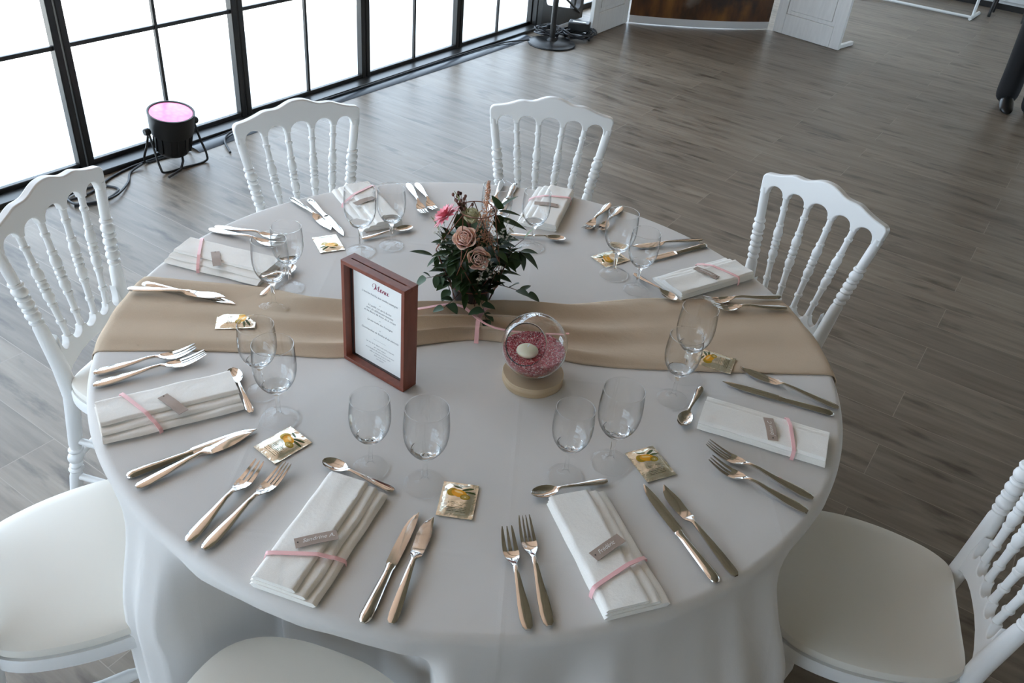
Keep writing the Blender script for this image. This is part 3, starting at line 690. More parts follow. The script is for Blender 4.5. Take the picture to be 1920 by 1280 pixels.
def runner():
    nu, nv = 121, 61
    A = polyline([tuple(p[:2]) for p in catmull([(*p, 0) for p in UP], 6)], nu); B = polyline([tuple(p[:2]) for p in catmull([(*p, 0) for p in LOW], 6)], nu)
    P = []
    for i in range(nu):
        u = i / (nu - 1); row = []
        width = (A[i] - B[i]).length
        gather = sst(max(0.0, 1 - width / 0.335) * 1.5)         # gathered in the middle
        d = (A[i] - B[i]).normalized()
        for j in range(nv):
            v = j / (nv - 1); p = A[i].lerp(B[i], v)
            ph = v * 2 * PI * 2.6 + 0.7 * math.sin(u * 5) + 1.4 * noise.noise((u * 6, v * 1.5, 0))
            f = math.sin(ph)
            fold = gather * (0.020 * (0.5 + 0.5 * f) ** 1.5 + 0.005 * (0.5 + 0.5 * math.sin(ph * 2.1 + 1)))
            al = p.x * 0.77 + p.y * 0.64; ac = p.y * 0.77 - p.x * 0.64
            nz_ = max(0, noise.noise((al * 4 + 3, ac * 17, 1.0)) + 0.1) * 0.009 * (0.35 + 0.65 * gather) * sst((0.66 - math.hypot(p.x, p.y)) / 0.15)
            ed = min(1, min(v, 1 - v) / 0.05)
            z = TZ + 0.0016 + (fold + nz_) * (0.35 + 0.65 * ed)
            p = p - d * (0.010 * gather * math.cos(ph) * ed)
            rr = math.hypot(p.x, p.y)
            if rr > 0.742:                             # rolls over the table edge
                ex = rr - 0.742; an = min(ex / 0.019, PI / 2); r2 = 0.742 + 0.0195 * math.sin(an); z2 = z - 0.0195 * (1 - math.cos(an))
                if ex / 0.019 > PI / 2: z2 -= ex - 0.019 * PI / 2
                p = Vector((p.x / rr * r2, p.y / rr * r2, 0)); z = z2
            row.append((p.x, p.y, z))
        P.append(row)
    # overhang rows beyond both ends
    def hang(row):
        out = []
        for q in range(1, 6):
            r2 = []
            for x, y, z in row:
                r0 = math.hypot(x, y); r1 = max(r0, 0.7645)
                if r0 < 0.76: r1 = lerp(r0, 0.7645, min(1, q / 2)); z2 = z - 0.007 * q * q / 2 if q < 3 else z - 0.012 - 0.008 * (q - 2)
                else: z2 = z - 0.011 * q
                r2.append((x / r0 * r1, y / r0 * r1, z2))
            out.append(r2)
        return out
    P = list(reversed(hang(P[0]))) + P + hang(P[-1])
    m = MB(); m.grid(P); o = m.build('table_runner', M['runner'], angle=0, fix=True)
    so = o.modifiers.new('thickness', 'SOLIDIFY'); so.thickness = 0.0012; so.offset = 1 if o.data.polygons[2000].normal.z < 0 else -1
    return o
tag(runner(), 'taupe linen runner across the table, gathered at its middle', 'table runner')

def ribbon_strip(m, pts, w, wdir=None, th=0.0006):
    # flat band following pts; width direction given per point or derived from the horizontal normal
    P = [Vector(p) for p in pts]; rows = []
    for i, p in enumerate(P):
        t_ = (P[min(i + 1, len(P) - 1)] - P[max(i - 1, 0)]).normalized()
        wd = Vector(wdir[i]) if wdir else Vector((-t_.y, t_.x, 0))
        if wd.length < 1e-6: wd = Vector((1, 0, 0))
        wd.normalize(); nrm = t_.cross(wd).normalized()
        rows.append([p + wd * w / 2 + nrm * th, p - wd * w / 2 + nrm * th, p - wd * w / 2 - nrm * th, p + wd * w / 2 - nrm * th])
    o = len(m.v); m.grid(rows, closed_v=True); n = len(rows)
    m.f.append((o, o + 1, o + 2, o + 3)); m.f.append(tuple(o + (n - 1) * 4 + q for q in (3, 2, 1, 0))); m.m += [0, 0]
    return m
rm = MB()
# band around the gathered waist, then the loose ends
band = [(-0.030, 0.088), (-0.026, 0.060), (-0.012, 0.018), (0.006, -0.012), (0.022, -0.036)]
bz = [TZ + 0.004, TZ + 0.021, TZ + 0.0235, TZ + 0.0235, TZ + 0.003]
ribbon_strip(rm, catmull([(x, y, z) for (x, y), z in zip(band, bz)], 6), 0.009)
ribbon_strip(rm, catmull([(-0.013, 0.013, TZ + 0.026), (-0.040, 0.020, TZ + 0.029), (-0.064, 0.028, TZ + 0.026), (-0.098, 0.022, TZ + 0.020), (-0.135, -0.030, TZ + 0.018), (-0.165, -0.075, TZ + 0.020)], 8), 0.007)
ribbon_strip(rm, catmull([(-0.013, 0.013, TZ + 0.026), (0.016, 0.010, TZ + 0.024), (0.048, 0.016, TZ + 0.024), (0.105, 0.055, TZ + 0.020), (0.162, 0.104, TZ + 0.019)], 8), 0.005)
tag(rm.build('ribbon', M['pink']), 'pink ribbon tied around the gathered middle of the taupe runner', 'ribbon')

# ------------------------------------------------------------------ place settings
SET = {
'S1': {'bg': (0.196, -0.419), 'f': (0.013, -0.6365, 99.2), 'ff': (-0.021, -0.6515, 102.6), 'fk': (0.2935, -0.5695, 113.8), 'k': (0.265, -0.582, 109.6), 'nap': (0.15, -0.6095, 105.8), 'sa': (0.2625, -0.4142, 27.9), 'sg': (0.101, -0.447), 'sp': (0.1005, -0.4775, -171.0), 'tag': (0.1572, -0.6298, 54.9), 'rib': [(-0.054, -0.072), (0.055, -0.032)]},
'S2': {'bg': (0.416, -0.171), 'f': (0.444, -0.458, 134.2), 'ff': (0.4295, -0.488, 134.4), 'fk': (0.606, -0.222, 150.7), 'k': (0.5825, -0.2445, 149.1), 'nap': (0.51, -0.358, 143.3), 'sa': (0.4745, -0.1278, 58.5), 'sg': (0.371, -0.251), 'sp': (0.3945, -0.2745, -126.6), 'tag': (0.515, -0.365, 76.2), 'rib': [(-0.058, -0.074), (0.049, -0.034)]},
'S3': {'bg': (0.411, 0.152), 'f': (0.638, -0.0245, 179.1), 'ff': (0.65, -0.0615, 178.3), 'fk': (0.5955, 0.254, -177.6), 'k': (0.5895, 0.208, -166.4), 'nap': (0.6042, 0.092, -167.3), 'sa': (0.4408, 0.241, 100.9), 'sg': (0.424, 0.069), 'sp': (0.4655, 0.0675, -82.0), 'tag': (0.6175, 0.0812, 118.3), 'rib': [(-0.069, -0.059), (0.045, -0.038)]},
'S4': {'bg': (0.101, 0.417), 'f': (0.3915, 0.513, -131.7), 'ff': (0.42, 0.487, -138.5), 'fk': (0.135, 0.647, -125.4), 'k': (0.1705, 0.6135, -113.3), 'nap': (0.2802, 0.5475, -113.8), 'sa': (0.0578, 0.4785, 159.9), 'sg': (0.176, 0.39), 'sp': (0.209, 0.4205, -18.6), 'tag': (0.2845, 0.5438, 173.1), 'rib': [(-0.063, -0.061), (0.051, -0.026)]},
'S5': {'bg': (-0.194, 0.331), 'f': (-0.075, 0.646, -80.6), 'ff': (-0.0425, 0.659, -81.6), 'fk': (-0.3475, 0.562, -64.3), 'k': (-0.315, 0.567, -67.9), 'nap': (-0.2068, 0.5972, -70.5), 'sg': (-0.119, 0.392), 'sp': (-0.1335, 0.4415, 31.8), 'tag': (-0.201, 0.5835, -151.3), 'rib': [(-0.056, -0.055), (0.059, -0.026)]},
'S6': {'bg': (-0.414, 0.09), 'f': (-0.49, 0.3905, -37.0), 'ff': (-0.4795, 0.417, -34.8), 'fk': (-0.632, 0.1445, -14.6), 'k': (-0.5935, 0.1585, -21.8), 'nap': (-0.556, 0.266, -26.8), 'sa': (-0.4958, 0.0645, -120.3), 'sg': (-0.381, 0.162), 'sp': (-0.4235, 0.1975, 68.4), 'tag': (-0.5598, 0.2642, -98.4), 'rib': [(-0.04, -0.078), (0.056, -0.027)]},
'S7': {'bg': (-0.381, -0.214), 'f': (-0.6505, -0.0515, 16.5), 'ff': (-0.662, -0.0275, 22.7), 'fk': (-0.5635, -0.3165, 33.4), 'k': (-0.5495, -0.298, 20.2), 'nap': (-0.5993, -0.1642, 17.2), 'sa': (-0.401, -0.2997, -45.4), 'sg': (-0.418, -0.133), 'sp': (-0.4505, -0.138, 107.0), 'tag': (-0.6005, -0.1808, -35.8), 'rib': [(-0.05, -0.086), (0.063, -0.025)]},
'S8': {'bg': (-0.109, -0.456), 'f': (-0.387, -0.515, 66.2), 'ff': (-0.418, -0.503, 63.4), 'fk': (-0.136, -0.616, 80.6), 'k': (-0.1525, -0.6065, 71.9), 'nap': (-0.2722, -0.5615, 63.3), 'sa': (-0.053, -0.5003, -6.3), 'sg': (-0.189, -0.423), 'sp': (-0.217, -0.448, 153.1), 'tag': (-0.259, -0.563, -4.6), 'rib': [(-0.046, -0.068), (0.062, -0.023)]},
}
WHERE = {
'S1': 'at the near setting left of centre', 'S2': 'at the near setting right of centre', 'S3': 'at the right-hand setting in front of the runner',
'S4': 'at the right-hand setting behind the runner', 'S5': 'at the far setting behind the flowers', 'S6': 'at the far setting left of the flowers',
'S7': 'at the left-hand setting behind the runner', 'S8': 'at the left-hand setting in front of the runner'}

# cutlery, x from handle end (0) to tip
def flatst(x, yl, yr, zc, th, crown=0.0, dish=0.0):
    return (x, yl, yr, lambda t, zc=zc, th=th, c=crown, d=dish: zc + th / 2 + c * (1 - t * t) + d * t * t, lambda t, zc=zc, th=th, d=dish: zc - th / 2 + d * t * t)
def fork_mesh(L, tines, wide):
    m = MB(); st = []
    hw = [(0, 0.0035), (0.006, 0.0075), (0.02, 0.0092), (0.045, 0.0085), (0.075, 0.0058), (0.10, 0.0040), (0.118, 0.0033), (0.126, 0.0045), (0.133, 0.0085), (0.140, wide * 0.86), (0.148, wide * 0.98), (0.155, wide)]
    zc = [(0, 0.0045), (0.03, 0.0052), (0.07, 0.0085), (0.10, 0.0125), (0.118, 0.0125), (0.130, 0.0080), (0.142, 0.0045), (0.155, 0.0038), (0.17, 0.0060), (0.185, 0.0105), (0.20, 0.0160)]
    k = L / 0.20
    for x, h in hw:
        th = 0.0030 if x < 0.06 else 0.0024
        st.append(flatst(x * k, h, -h, interp(zc, x), th, 0.0014 if x < 0.125 else 0.0, 0.0014 if x > 0.13 else 0.0))
    m.loft(st)
    tw = 2 * wide / tines; gap = 0.0022 if tines == 4 else 0.0026
    for i in range(tines):
        y0 = -wide + tw * i + (gap / 2 if i else 0); y1 = -wide + tw * (i + 1) - (gap / 2 if i < tines - 1 else 0); tst = []
        for q in range(8):
            u = q / 7; x = lerp(0.1545, 0.20, u); nar = 1 - 0.62 * u ** 1.6; cy = (y0 + y1) / 2 * (1 - 0.16 * u * u); h = (y1 - y0) / 2 * nar
            if q == 7: h *= 0.5
            tst.append(flatst(x * k, cy + h, cy - h, interp(zc, x) + 0.0014 * (cy / wide) ** 2, 0.0022 * (1 - 0.3 * u)))
        m.loft(tst, 2)
    return m
def knife_mesh():
    m = MB(); L = 0.222
    st = []
    for x, h, th in ((0, 0.004, 0.004), (0.003, 0.0075, 0.0065), (0.010, 0.0095, 0.0085), (0.03, 0.0092, 0.0088), (0.06, 0.0080, 0.0080), (0.09, 0.0066, 0.0072), (0.100, 0.0066, 0.0070), (0.104, 0.0078, 0.0078), (0.108, 0.0078, 0.0074)):
        st.append((x, h, -h, lambda t, th=th: 0.0005 + th * (0.45 + 0.55 * max(0, 1 - abs(t) ** 2.5)), lambda t, th=th: 0.0005 + th * 0.35 * abs(t) ** 2))
    m.loft(st, 8)
    bl = []
    for x, yl, yr in ((0.107, 0.0075, -0.0075), (0.112, 0.0088, -0.0090), (0.14, 0.0090, -0.0095), (0.165, 0.0088, -0.0095), (0.185, 0.0078, -0.0090), (0.200, 0.0055, -0.0080), (0.212, 0.0015, -0.0062), (0.219, -0.0022, -0.0048), (0.2215, -0.0035, -0.0040)):
        bl.append(flatst(x, yl, yr, 0.0042, 0.0014, 0.0004))
    m.loft(bl, 4); return m
def fish_knife_mesh():
    m = MB(); st = []
    zc = [(0, 0.0045), (0.03, 0.0052), (0.08, 0.0095), (0.112, 0.0105), (0.125, 0.0080), (0.135, 0.0048), (0.15, 0.0045), (0.208, 0.0060)]
    for x, yl, yr in ((0, 0.0035, -0.0035), (0.005, 0.0070, -0.0070), (0.018, 0.0082, -0.0082), (0.05, 0.0072, -0.0072), (0.09, 0.0048, -0.0048), (0.112, 0.0035, -0.0035), (0.118, 0.0045, -0.0048), (0.124, 0.0085, -0.0095), (0.129, 0.0098, -0.0112),
                      (0.131, 0.0092, -0.0104), (0.15, 0.0100, -0.0120), (0.168, 0.0105, -0.0132), (0.182, 0.0090, -0.0118), (0.194, 0.0045, -0.0096), (0.203, -0.0020, -0.0082), (0.208, -0.0062, -0.0072)):
        st.append(flatst(x, yl, yr, interp(zc, x), 0.0026 if x < 0.12 else 0.0016, 0.0012 if x < 0.12 else 0.0005))
    m.loft(st); return m
def spoon_mesh():
    m = MB(); st = []
    zc = [(0, 0.0050), (0.02, 0.0050), (0.06, 0.0085), (0.085, 0.0105), (0.093, 0.0085), (0.100, 0.0045), (0.118, 0.0022), (0.130, 0.0035), (0.140, 0.0075)]
    for x, h in ((0, 0.003), (0.004, 0.0055), (0.012, 0.0068), (0.03, 0.0058), (0.06, 0.0035), (0.085, 0.0027), (0.092, 0.0036), (0.096, 0.0072), (0.101, 0.0105), (0.108, 0.0130), (0.117, 0.0140), (0.126, 0.0128), (0.133, 0.0100), (0.1375, 0.0062), (0.140, 0.0020)):
        if x < 0.093: st.append(flatst(x, h, -h, interp(zc, x), 0.0026, 0.0012))
        else:
            z0 = interp(zc, x); d = max(0.0, 0.0085 - z0)
            st.append((x, h, -h, lambda t, z0=z0, d=d: z0 + d * t * t + 0.0006, lambda t, z0=z0, d=d: z0 + d * t * t - 0.0008))
    m.loft(st, 10); return m
def glass_tree(name, H, rf, rb, rr, zb, rs):
    t_ = empty(name)
    ft = MB(); ft.lathe([(0.0, 0.0008), (rf * 0.8, 0.0002), (rf - 0.0012, 0.0), (rf, 0.0010), (rf - 0.0008, 0.0022), (rf * 0.7, 0.0030), (rf * 0.35, 0.0052), (rf * 0.22, 0.0085), (rs * 1.35, 0.0125), (rs, 0.018)], 48, capa=False, capb=False)
    ft.build('foot', M['glassfoot'], t_, angle=60, fix=False)
    sm = MB(); sm.lathe([(rs, 0.018), (rs * 0.92, 0.03), (rs * 0.95, zb * 0.6), (rs * 1.15, zb * 0.82), (rs * 1.6, zb * 0.93), (rs * 2.3, zb * 0.99)], 48, capa=False, capb=False)
    sm.build('stem', M['solid'], t_, angle=60, fix=False)
    out = [(rs * 2.3, zb * 0.99)]; hh = H - zb
    for u, r_ in ((0.04, 0.46), (0.06, 0.50), (0.075, 0.56), (0.09, 0.575), (0.11, 0.635), (0.125, 0.65), (0.17, 0.745), (0.24, 0.845), (0.33, 0.93), (0.45, 0.985), (0.56, 1.0), (0.70, 0.99), (0.85, 0.96)):
        out.append((rb * r_, zb + hh * u))
    out += [(rr + 0.0006, H - 0.0020), (rr + 0.0006, H - 0.0006), (rr, H), (rr - 0.0009, H - 0.0006), (rr - 0.0009, H - 0.0020)]
    inn_ = []
    for u, r_ in ((0.85, 0.96), (0.70, 0.99), (0.56, 1.0), (0.45, 0.985), (0.33, 0.93), (0.24, 0.845), (0.17, 0.74), (0.12, 0.64), (0.085, 0.48), (0.068, 0.28), (0.062, 0.0)):
        inn_.append((max(0, rb * r_ - (0.0007 if r_ > 0.3 else 0)), zb + hh * u))
    bw = MB(); bw.lathe(out + inn_, 48, capa=False, capb=False)
    zlim = zb + hh * 0.115
    bw.m = [1 if min(bw.v[i][2] for i in f_) > zlim and max(bw.v[i][2] for i in f_) < H - 0.0002 else 0 for f_ in bw.f]
    bw.build('bowl', [M['glass'], M['glassthin']], t_, angle=60, fix=False)
    return t_
def sachet_mesh():
    m = MB(); nx, ny = 24, 30; W2, H2 = 0.030, 0.039
    def zt(x, y):
        ex = max(0, 1 - abs(x) / (W2 * 0.86)); ey = max(0, 1 - abs(y) / (H2 * 0.88))
        return 0.0022 + 0.0036 * (min(1, ex * 2.2) * min(1, ey * 2.2)) ** 0.6 + 0.0008 * noise.noise((x * 70, y * 70, 3))
    P = [[(lerp(-W2, W2, i / nx), lerp(-H2, H2, j / ny), zt(lerp(-W2, W2, i / nx), lerp(-H2, H2, j / ny))) for j in range(ny + 1)] for i in range(nx + 1)]
    Q = [[(p[0], p[1], 0.0010) for p in r_] for r_ in P]
    m.grid(P); m.grid([list(reversed(r_)) for r_ in Q])
    ring = [P[i][0] for i in range(nx + 1)] + [P[nx][j] for j in range(1, ny + 1)] + [P[i][ny] for i in range(nx - 1, -1, -1)] + [P[0][j] for j in range(ny - 1, 0, -1)]
    m.grid([ring, [(p[0], p[1], 0.0010) for p in ring]], closed_v=True)
    return m
protos = {}
def put(kind, make, mid, L, x, y, yaw, lab, cat, group, z=TZ + 0.0006):
    if kind not in protos: o = protos[kind] = make()
    else: o = copy_tree(protos[kind])
    a = math.radians(yaw); o.location = (x - math.cos(a) * mid, y - math.sin(a) * mid, z); o.rotation_euler = (0, 0, a)
    return tag(o, lab, cat, group)

NW, NL = 0.108, 0.236
def napkin(seed, x, y, yaw, lab, crush=1.0):
    rnd = random.Random(seed)
    t_ = tag(empty('napkin', (x, y, TZ + 0.0006), math.radians(yaw) - PI / 2), lab, 'napkin', 'folded white napkins')
    m = MB(); ph = rnd.uniform(0, 50)
    # three stair-stepped folds, each a rounded flattened loop of cloth
    for li, (xr, z0, z1, y0, y1) in enumerate(((0.5, 0.0, 0.0090, -0.5, 0.5), (0.355, 0.0075, 0.0148, -0.493, 0.496), (0.18, 0.0135, 0.0208, -0.488, 0.502))):
        nl = 26; P = []
        for i in range(nl + 1):
            v = i / nl; yy = lerp(y0, y1, v) * NL; row = []
            jl = 0.0016 * noise.noise((v * 5 + ph, li, 0)); jr = 0.0028 * noise.noise((v * 4 + ph, li, 7))
            xl = -0.5 * NW + jl + 0.001 * li; xrr = xr * NW + jr; za, zb_ = z0, z1
            nx = 18
            for q in range(nx + 1):
                u = q / nx; xx = lerp(xl, xrr, u); e = min(1, min(u, 1 - u) * (xrr - xl) / 0.0045)
                bulge = math.sqrt(max(0, 1 - (1 - e) ** 2))
                cr = 0.0022 * crush * noise.noise((xx * 28 + ph, yy * 16, li * 3.1)) * bulge if li == 2 or u > 0.6 else 0
                row.append((xx, yy, (za + zb_) / 2 + (zb_ - za) / 2 * bulge + cr))
            for q in range(nx - 1, 0, -1):
                u = q / nx; xx = lerp(xl, xrr, u); e = min(1, min(u, 1 - u) * (xrr - xl) / 0.0045); bulge = math.sqrt(max(0, 1 - (1 - e) ** 2))
                row.append((xx, yy, max(0.0, (za + zb_) / 2 - (zb_ - za) / 2 * bulge)))
            P.append(row)
        o = len(m.v); n = len(P[0]); m.grid(P, closed_v=True)
        m.f.append(tuple(o + n - 1 - k_ for k_ in range(n))); m.f.append(tuple(o + nl * n + k_ for k_ in range(n))); m.m += [0, 0]
    m.build('cloth', M['napkin'], t_, angle=50)
    return t_
def napkin_ribbon(t_, a, b_):
    m = MB(); a = Vector((max(a[0], -0.056), a[1], 0)); b_ = Vector((b_[0], b_[1], 0)); d = b_ - a
    sx = lambda x: a.y + d.y * (x - a.x) / d.x
    pts = [(-0.0565, 0.001), (-0.0568, 0.010), (-0.0545, 0.0185), (-0.050, 0.0224), (-0.02, 0.0230), (0.012, 0.0228), (0.020, 0.0215), (0.034, 0.0170), (0.041, 0.0155), (0.050, 0.0110), (0.0545, 0.0082), (0.0562, 0.0010)]
    P = catmull([(x, sx(x), z) for x, z in pts], 4)
    wd = Vector((-d.y, d.x, 0)).normalized()
    ribbon_strip(m, P, 0.0068, [wd] * len(P)); m.build('ribbon', M['pink'], t_)

def text_mesh(body, size, shear=0.3, align='LEFT', ext=0.0, off=0.0):
    cu = bpy.data.curves.new('lettering', 'FONT'); cu.body = body; cu.size = size; cu.shear = shear; cu.align_x = align; cu.offset = off; cu.resolution_u = 3
    ob = bpy.data.objects.new('lettering', cu); COL.objects.link(ob)
    bpy.context.view_layer.update()
    me = bpy.data.meshes.new_from_object(ob.evaluated_get(bpy.context.evaluated_depsgraph_get()))
    bpy.data.objects.remove(ob); bpy.data.curves.remove(cu)
    return me
def obj_from(me, name, mat, parent, loc=(0, 0, 0), rot=(0, 0, 0)):
    me.materials.clear(); me.materials.append(mat); o = bpy.data.objects.new(name, me); COL.objects.link(o); o.parent = parent; o.location = loc; o.rotation_euler = rot
    return o
def name_tag(key, x, y, yaw, word, lab):
    t_ = tag(empty('name_tag', (x, y, TZ + 0.0232), math.radians(yaw)), lab, 'name tag', 'taupe name tags on the napkins')
    m = MB(); nx = 12; P = []
    for i in range(nx + 1):
        u = i / nx; xx = lerp(-0.032, 0.032, u); zz = 0.0010 + 0.0010 * math.cos(PI * (u - 0.5) * 2) * (0.3 if key in ('S1', 'S2') else 1.0)
        P.append([(xx, -0.0095, zz), (xx, 0.0095, zz), (xx, 0.0095, zz + 0.0007), (xx, -0.0095, zz + 0.0007)])
    m.grid(P, closed_v=True); m.f += [(0, 1, 2, 3), tuple(nx * 4 + q for q in (3, 2, 1, 0))]; m.m += [0, 0]
    m.build('card', M['kraft'], t_)
    MB().lathe([(0.0013, 0.0), (0.0013, 0.0003), (0.0, 0.0003)], 12, c=(-0.0275, 0, 0.0022)).build('hole', M['hole'], t_)
    if word:
        me = text_mesh(word, 0.0105, 0.35)
        obj_from(me, 'lettering', M['chalk'], t_, (-0.021, -0.003, 0.0030))
    return t_

WORDS = {'S1': 'Sandrine A.', 'S2': 'Fr\u00e9d\u00e9ric', 'S3': 'Johann C.', 'S4': 'Delphine', 'S5': '', 'S6': '', 'S7': '', 'S8': ''}
for i, (key, d) in enumerate(SET.items()):
    w = WHERE[key]
    x, y, a = d['nap']
    nk = napkin(11 + i * 7, x, y, a, 'folded white napkin with pink ribbon ' + w, 1.0 if key not in ('S3',) else 1.3)
    napkin_ribbon(nk, *d['rib'])
    x, y, a = d['tag']; name_tag(key, x, y, a, WORDS[key], 'taupe name tag on the napkin ' + w)
    x, y, a = d['f']; put('fork', lambda: fork_mesh(0.203, 4, 0.0125).build('dinner_fork', M['steel'], angle=35), 0.1015, 0, x, y, a, 'steel four-tined dinner fork ' + w, 'fork', 'dinner forks', TZ + (0.0006 if key != 'S4' else 0.004))
    x, y, a = d['ff']; put('ffork', lambda: fork_mesh(0.185, 3, 0.0125).build('fish_fork', M['steel'], angle=35), 0.0925, 0, x, y, a, 'steel three-tined fish fork ' + w, 'fork', 'fish forks', TZ + (0.0006 if key != 'S4' else 0.004))
    x, y, a = d['k']; put('knife', lambda: knife_mesh().build('dinner_knife', M['steel'], angle=35), 0.111, 0, x, y, a, 'steel dinner knife with rounded handle ' + w, 'knife', 'dinner knives', TZ + (0.0006 if key != 'S7' else 0.004))
    x, y, a = d['fk']; put('fknife', lambda: fish_knife_mesh().build('fish_knife', M['steel'], angle=35), 0.104, 0, x, y, a, 'steel fish knife with broad pointed blade ' + w, 'knife', 'fish knives', TZ + (0.0006 if key != 'S7' else 0.008))
    x, y, a = d['sp']; put('spoon', lambda: spoon_mesh().build('dessert_spoon', M['steel'], angle=50), 0.070, 0, x, y, a, 'small steel dessert spoon ' + w, 'spoon', 'dessert spoons', TZ + (0.0006 if key not in ('S4', 'S7') else 0.003))
    x, y = d['bg']; put('bg', lambda: glass_tree('water_glass', 0.166, 0.0355, 0.0378, 0.0352, 0.066, 0.0042), 0, 0, x, y, 0, 'larger stemmed glass of the pair ' + w, 'glass', 'larger stemmed glasses', TZ + (0.0005 if key not in ('S7', 'S3') else 0.003))
    x, y = d['sg']; put('sg', lambda: glass_tree('wine_glass', 0.153, 0.0312, 0.0346, 0.0320, 0.064, 0.0038), 0, 0, x, y, 0, 'smaller stemmed glass of the pair ' + w, 'glass', 'smaller stemmed glasses', TZ + 0.0005)
    if 'sa' in d:
        x, y, a = d['sa']; put('sachet', lambda: sachet_mesh().build('wipe_sachet', M['foil'], angle=50), 0, 0, x, y, a, 'shiny foil sachet printed with oranges ' + w, 'sachet', 'foil wipe sachets', TZ + (0.0004 if key not in ('S7', 'S3') else 0.0035))

# ------------------------------------------------------------------ menu frame and card
FA = math.radians(-2.85)
fx, fy = (-0.1485 + 0.0109) / 2 + 0.0005, (-0.2477 - 0.2556) / 2 + 0.018
mf = tag(empty('picture_frame', (fx, fy, TZ + 0.0008), FA), 'standing reddish-brown wooden frame holding the printed menu', 'frame')
FW, FH, FD, FT = 0.160, 0.226, 0.036, 0.0078
MB().box((0, 0, FT / 2), (FW, FD, FT)).build('bottom_rail', M['wood_red'], mf, bevel=0.0008)
m = MB()
m.box((0, -0.00975, FH - FT / 2), (FW, 0.0165, FT)); m.box((0, 0.00975, FH - FT / 2), (FW, 0.0165, FT)); m.box((0, 0, FH - FT + 0.0012), (FW - 0.01, 0.0032, 0.0024))
m.box((-FW / 2 + 0.006, 0, FH - FT / 2), (0.012, 0.0032, FT)); m.box((FW / 2 - 0.006, 0, FH - FT / 2), (0.012, 0.0032, FT))
m.build('top_rail', M['wood_red'], mf, bevel=0.0006)
for s_ in (-1, 1): MB().box((s_ * (FW / 2 - FT / 2), 0, FH / 2), (FT, FD, FH - 2 * FT)).build('side_rail', M['wood_red'], mf, bevel=0.0006)
m = MB(); m.box((0, 0, FT + 0.0005), (FW - 2 * FT, 0.005, 0.001)); m.box((-FW / 2 + FT + 0.0005, 0, FH / 2), (0.001, 0.005, FH - 2 * FT)); m.box((FW / 2 - FT - 0.0005, 0, FH / 2), (0.001, 0.005, FH - 2 * FT)); m.box((0, 0, FH - FT + 0.0028), (FW - 0.026, 0.0030, 0.0010))
m.build('groove', M['slot'], mf)
CW, CHh = FW - 2 * FT - 0.010, 0.190
mc = tag(empty('menu_card', (fx, fy, TZ + 0.0008), FA), 'white printed menu card standing inside the wooden frame', 'menu card')
MB().box((0.002, 0, FT + 0.001 + CHh / 2 + 0.006), (CW, 0.0012, CHh + 0.006)).build('paper', M['card'], mc)
ctop = FT + 0.004 + CHh + 0.006
def line(txt, z, size, mat='ink', sh=0.45, x=0.002, nm='lettering'):
    me = text_mesh(txt, size, sh, 'CENTER'); obj_from(me, nm, M[mat], mc, (x, -0.0009, z), (PI / 2, 0, 0))
# hand-lettered title
def stroke(m, pts, w=0.0011):
    P = catmull([(p[0], 0, p[1]) for p in pts], 6); L = len(P); rows = []
    for i, p in enumerate(P):
        t_ = (P[min(i + 1, L - 1)] - P[max(i - 1, 0)]).normalized(); nrm = Vector((-t_.z, 0, t_.x))
        ww = w * (0.45 + 0.75 * max(0, -t_.z)); rows.append([p + nrm * ww / 2, p - nrm * ww / 2])
    m.grid(rows)
ti = MB(); q = 0.0072
def S(pts, ox): stroke(ti, [((ox + x + 0.25 * z) * q, z * q) for x, z in pts], 0.0015)
S([(-0.9, 0.5), (-1.25, 0.9), (-1.1, 1.5), (-0.5, 1.75), (-0.1, 1.3), (-0.2, 0.3), (-0.5, -0.1)], 0)
S([(-0.15, 1.5), (0.0, 0.8), (0.25, 0.1)], 0); S([(0.25, 0.1), (0.6, 1.0), (1.0, 1.6)], 0); S([(1.0, 1.6), (0.95, 0.8), (1.0, 0.1), (1.3, 0.05), (1.6, 0.4)], 0)
S([(1.6, 0.4), (2.0, 0.55), (2.1, 0.85), (1.85, 0.95), (1.7, 0.5), (1.85, 0.05), (2.2, 0.1), (2.5, 0.5)], 0)
S([(2.5, 0.75), (2.65, 0.9), (2.6, 0.05)], 0); S([(2.6, 0.1), (2.85, 0.75), (3.15, 0.9), (3.2, 0.5), (3.15, 0.1), (3.4, 0.1), (3.6, 0.45)], 0)
S([(3.6, 0.9), (3.55, 0.3), (3.8, 0.03), (4.1, 0.3), (4.25, 0.9)], 0); S([(4.25, 0.9), (4.2, 0.2), (4.4, 0.05), (4.8, 0.3)], 0)
to = ti.build('title', M['inkred'], mc, fix=False); to.location = (-0.0085, -0.0010, ctop - 0.024); tag(to, label='burgundy handwritten word Menu')
zz = ctop - 0.040
for txt, dz, s_ in (("L'entr\u00e9e fra\u00eeche aux vieilles asperges", 0.0175, 0.0062), ("~", 0.0075, 0.008), ("Le paill\u00e9 roi de la ferme", 0.0072, 0.0062), ("avec de d\u00e9licieuses tomates", 0.0072, 0.0062), ("et les fleurs de frites de la coupe", 0.0120, 0.0062), ("~", 0.0075, 0.008),
                    ("La marmelle des fromages", 0.0150, 0.0062), ("~", 0.0080, 0.008), ("Gourmandise de fondue & de chocolat", 0.0150, 0.0062), ("___________", 0.0130, 0.006), ("Les vins de la r\u00e9gion vous sont propos\u00e9s", 0.0075, 0.0045), ("par notre maison", 0.0060, 0.0045),
                    ("accompagn\u00e9s de pains artisanaux et eaux", 0.0068, 0.0045), ("caf\u00e9s et infusions servis au buffet", 0.0060, 0.0042), ("belle soir\u00e9e \u00e0 tous", 0.0060, 0.0042), ("bon app\u00e9tit", 0.0060, 0.0042)):
    line(txt, zz, s_); zz -= dz

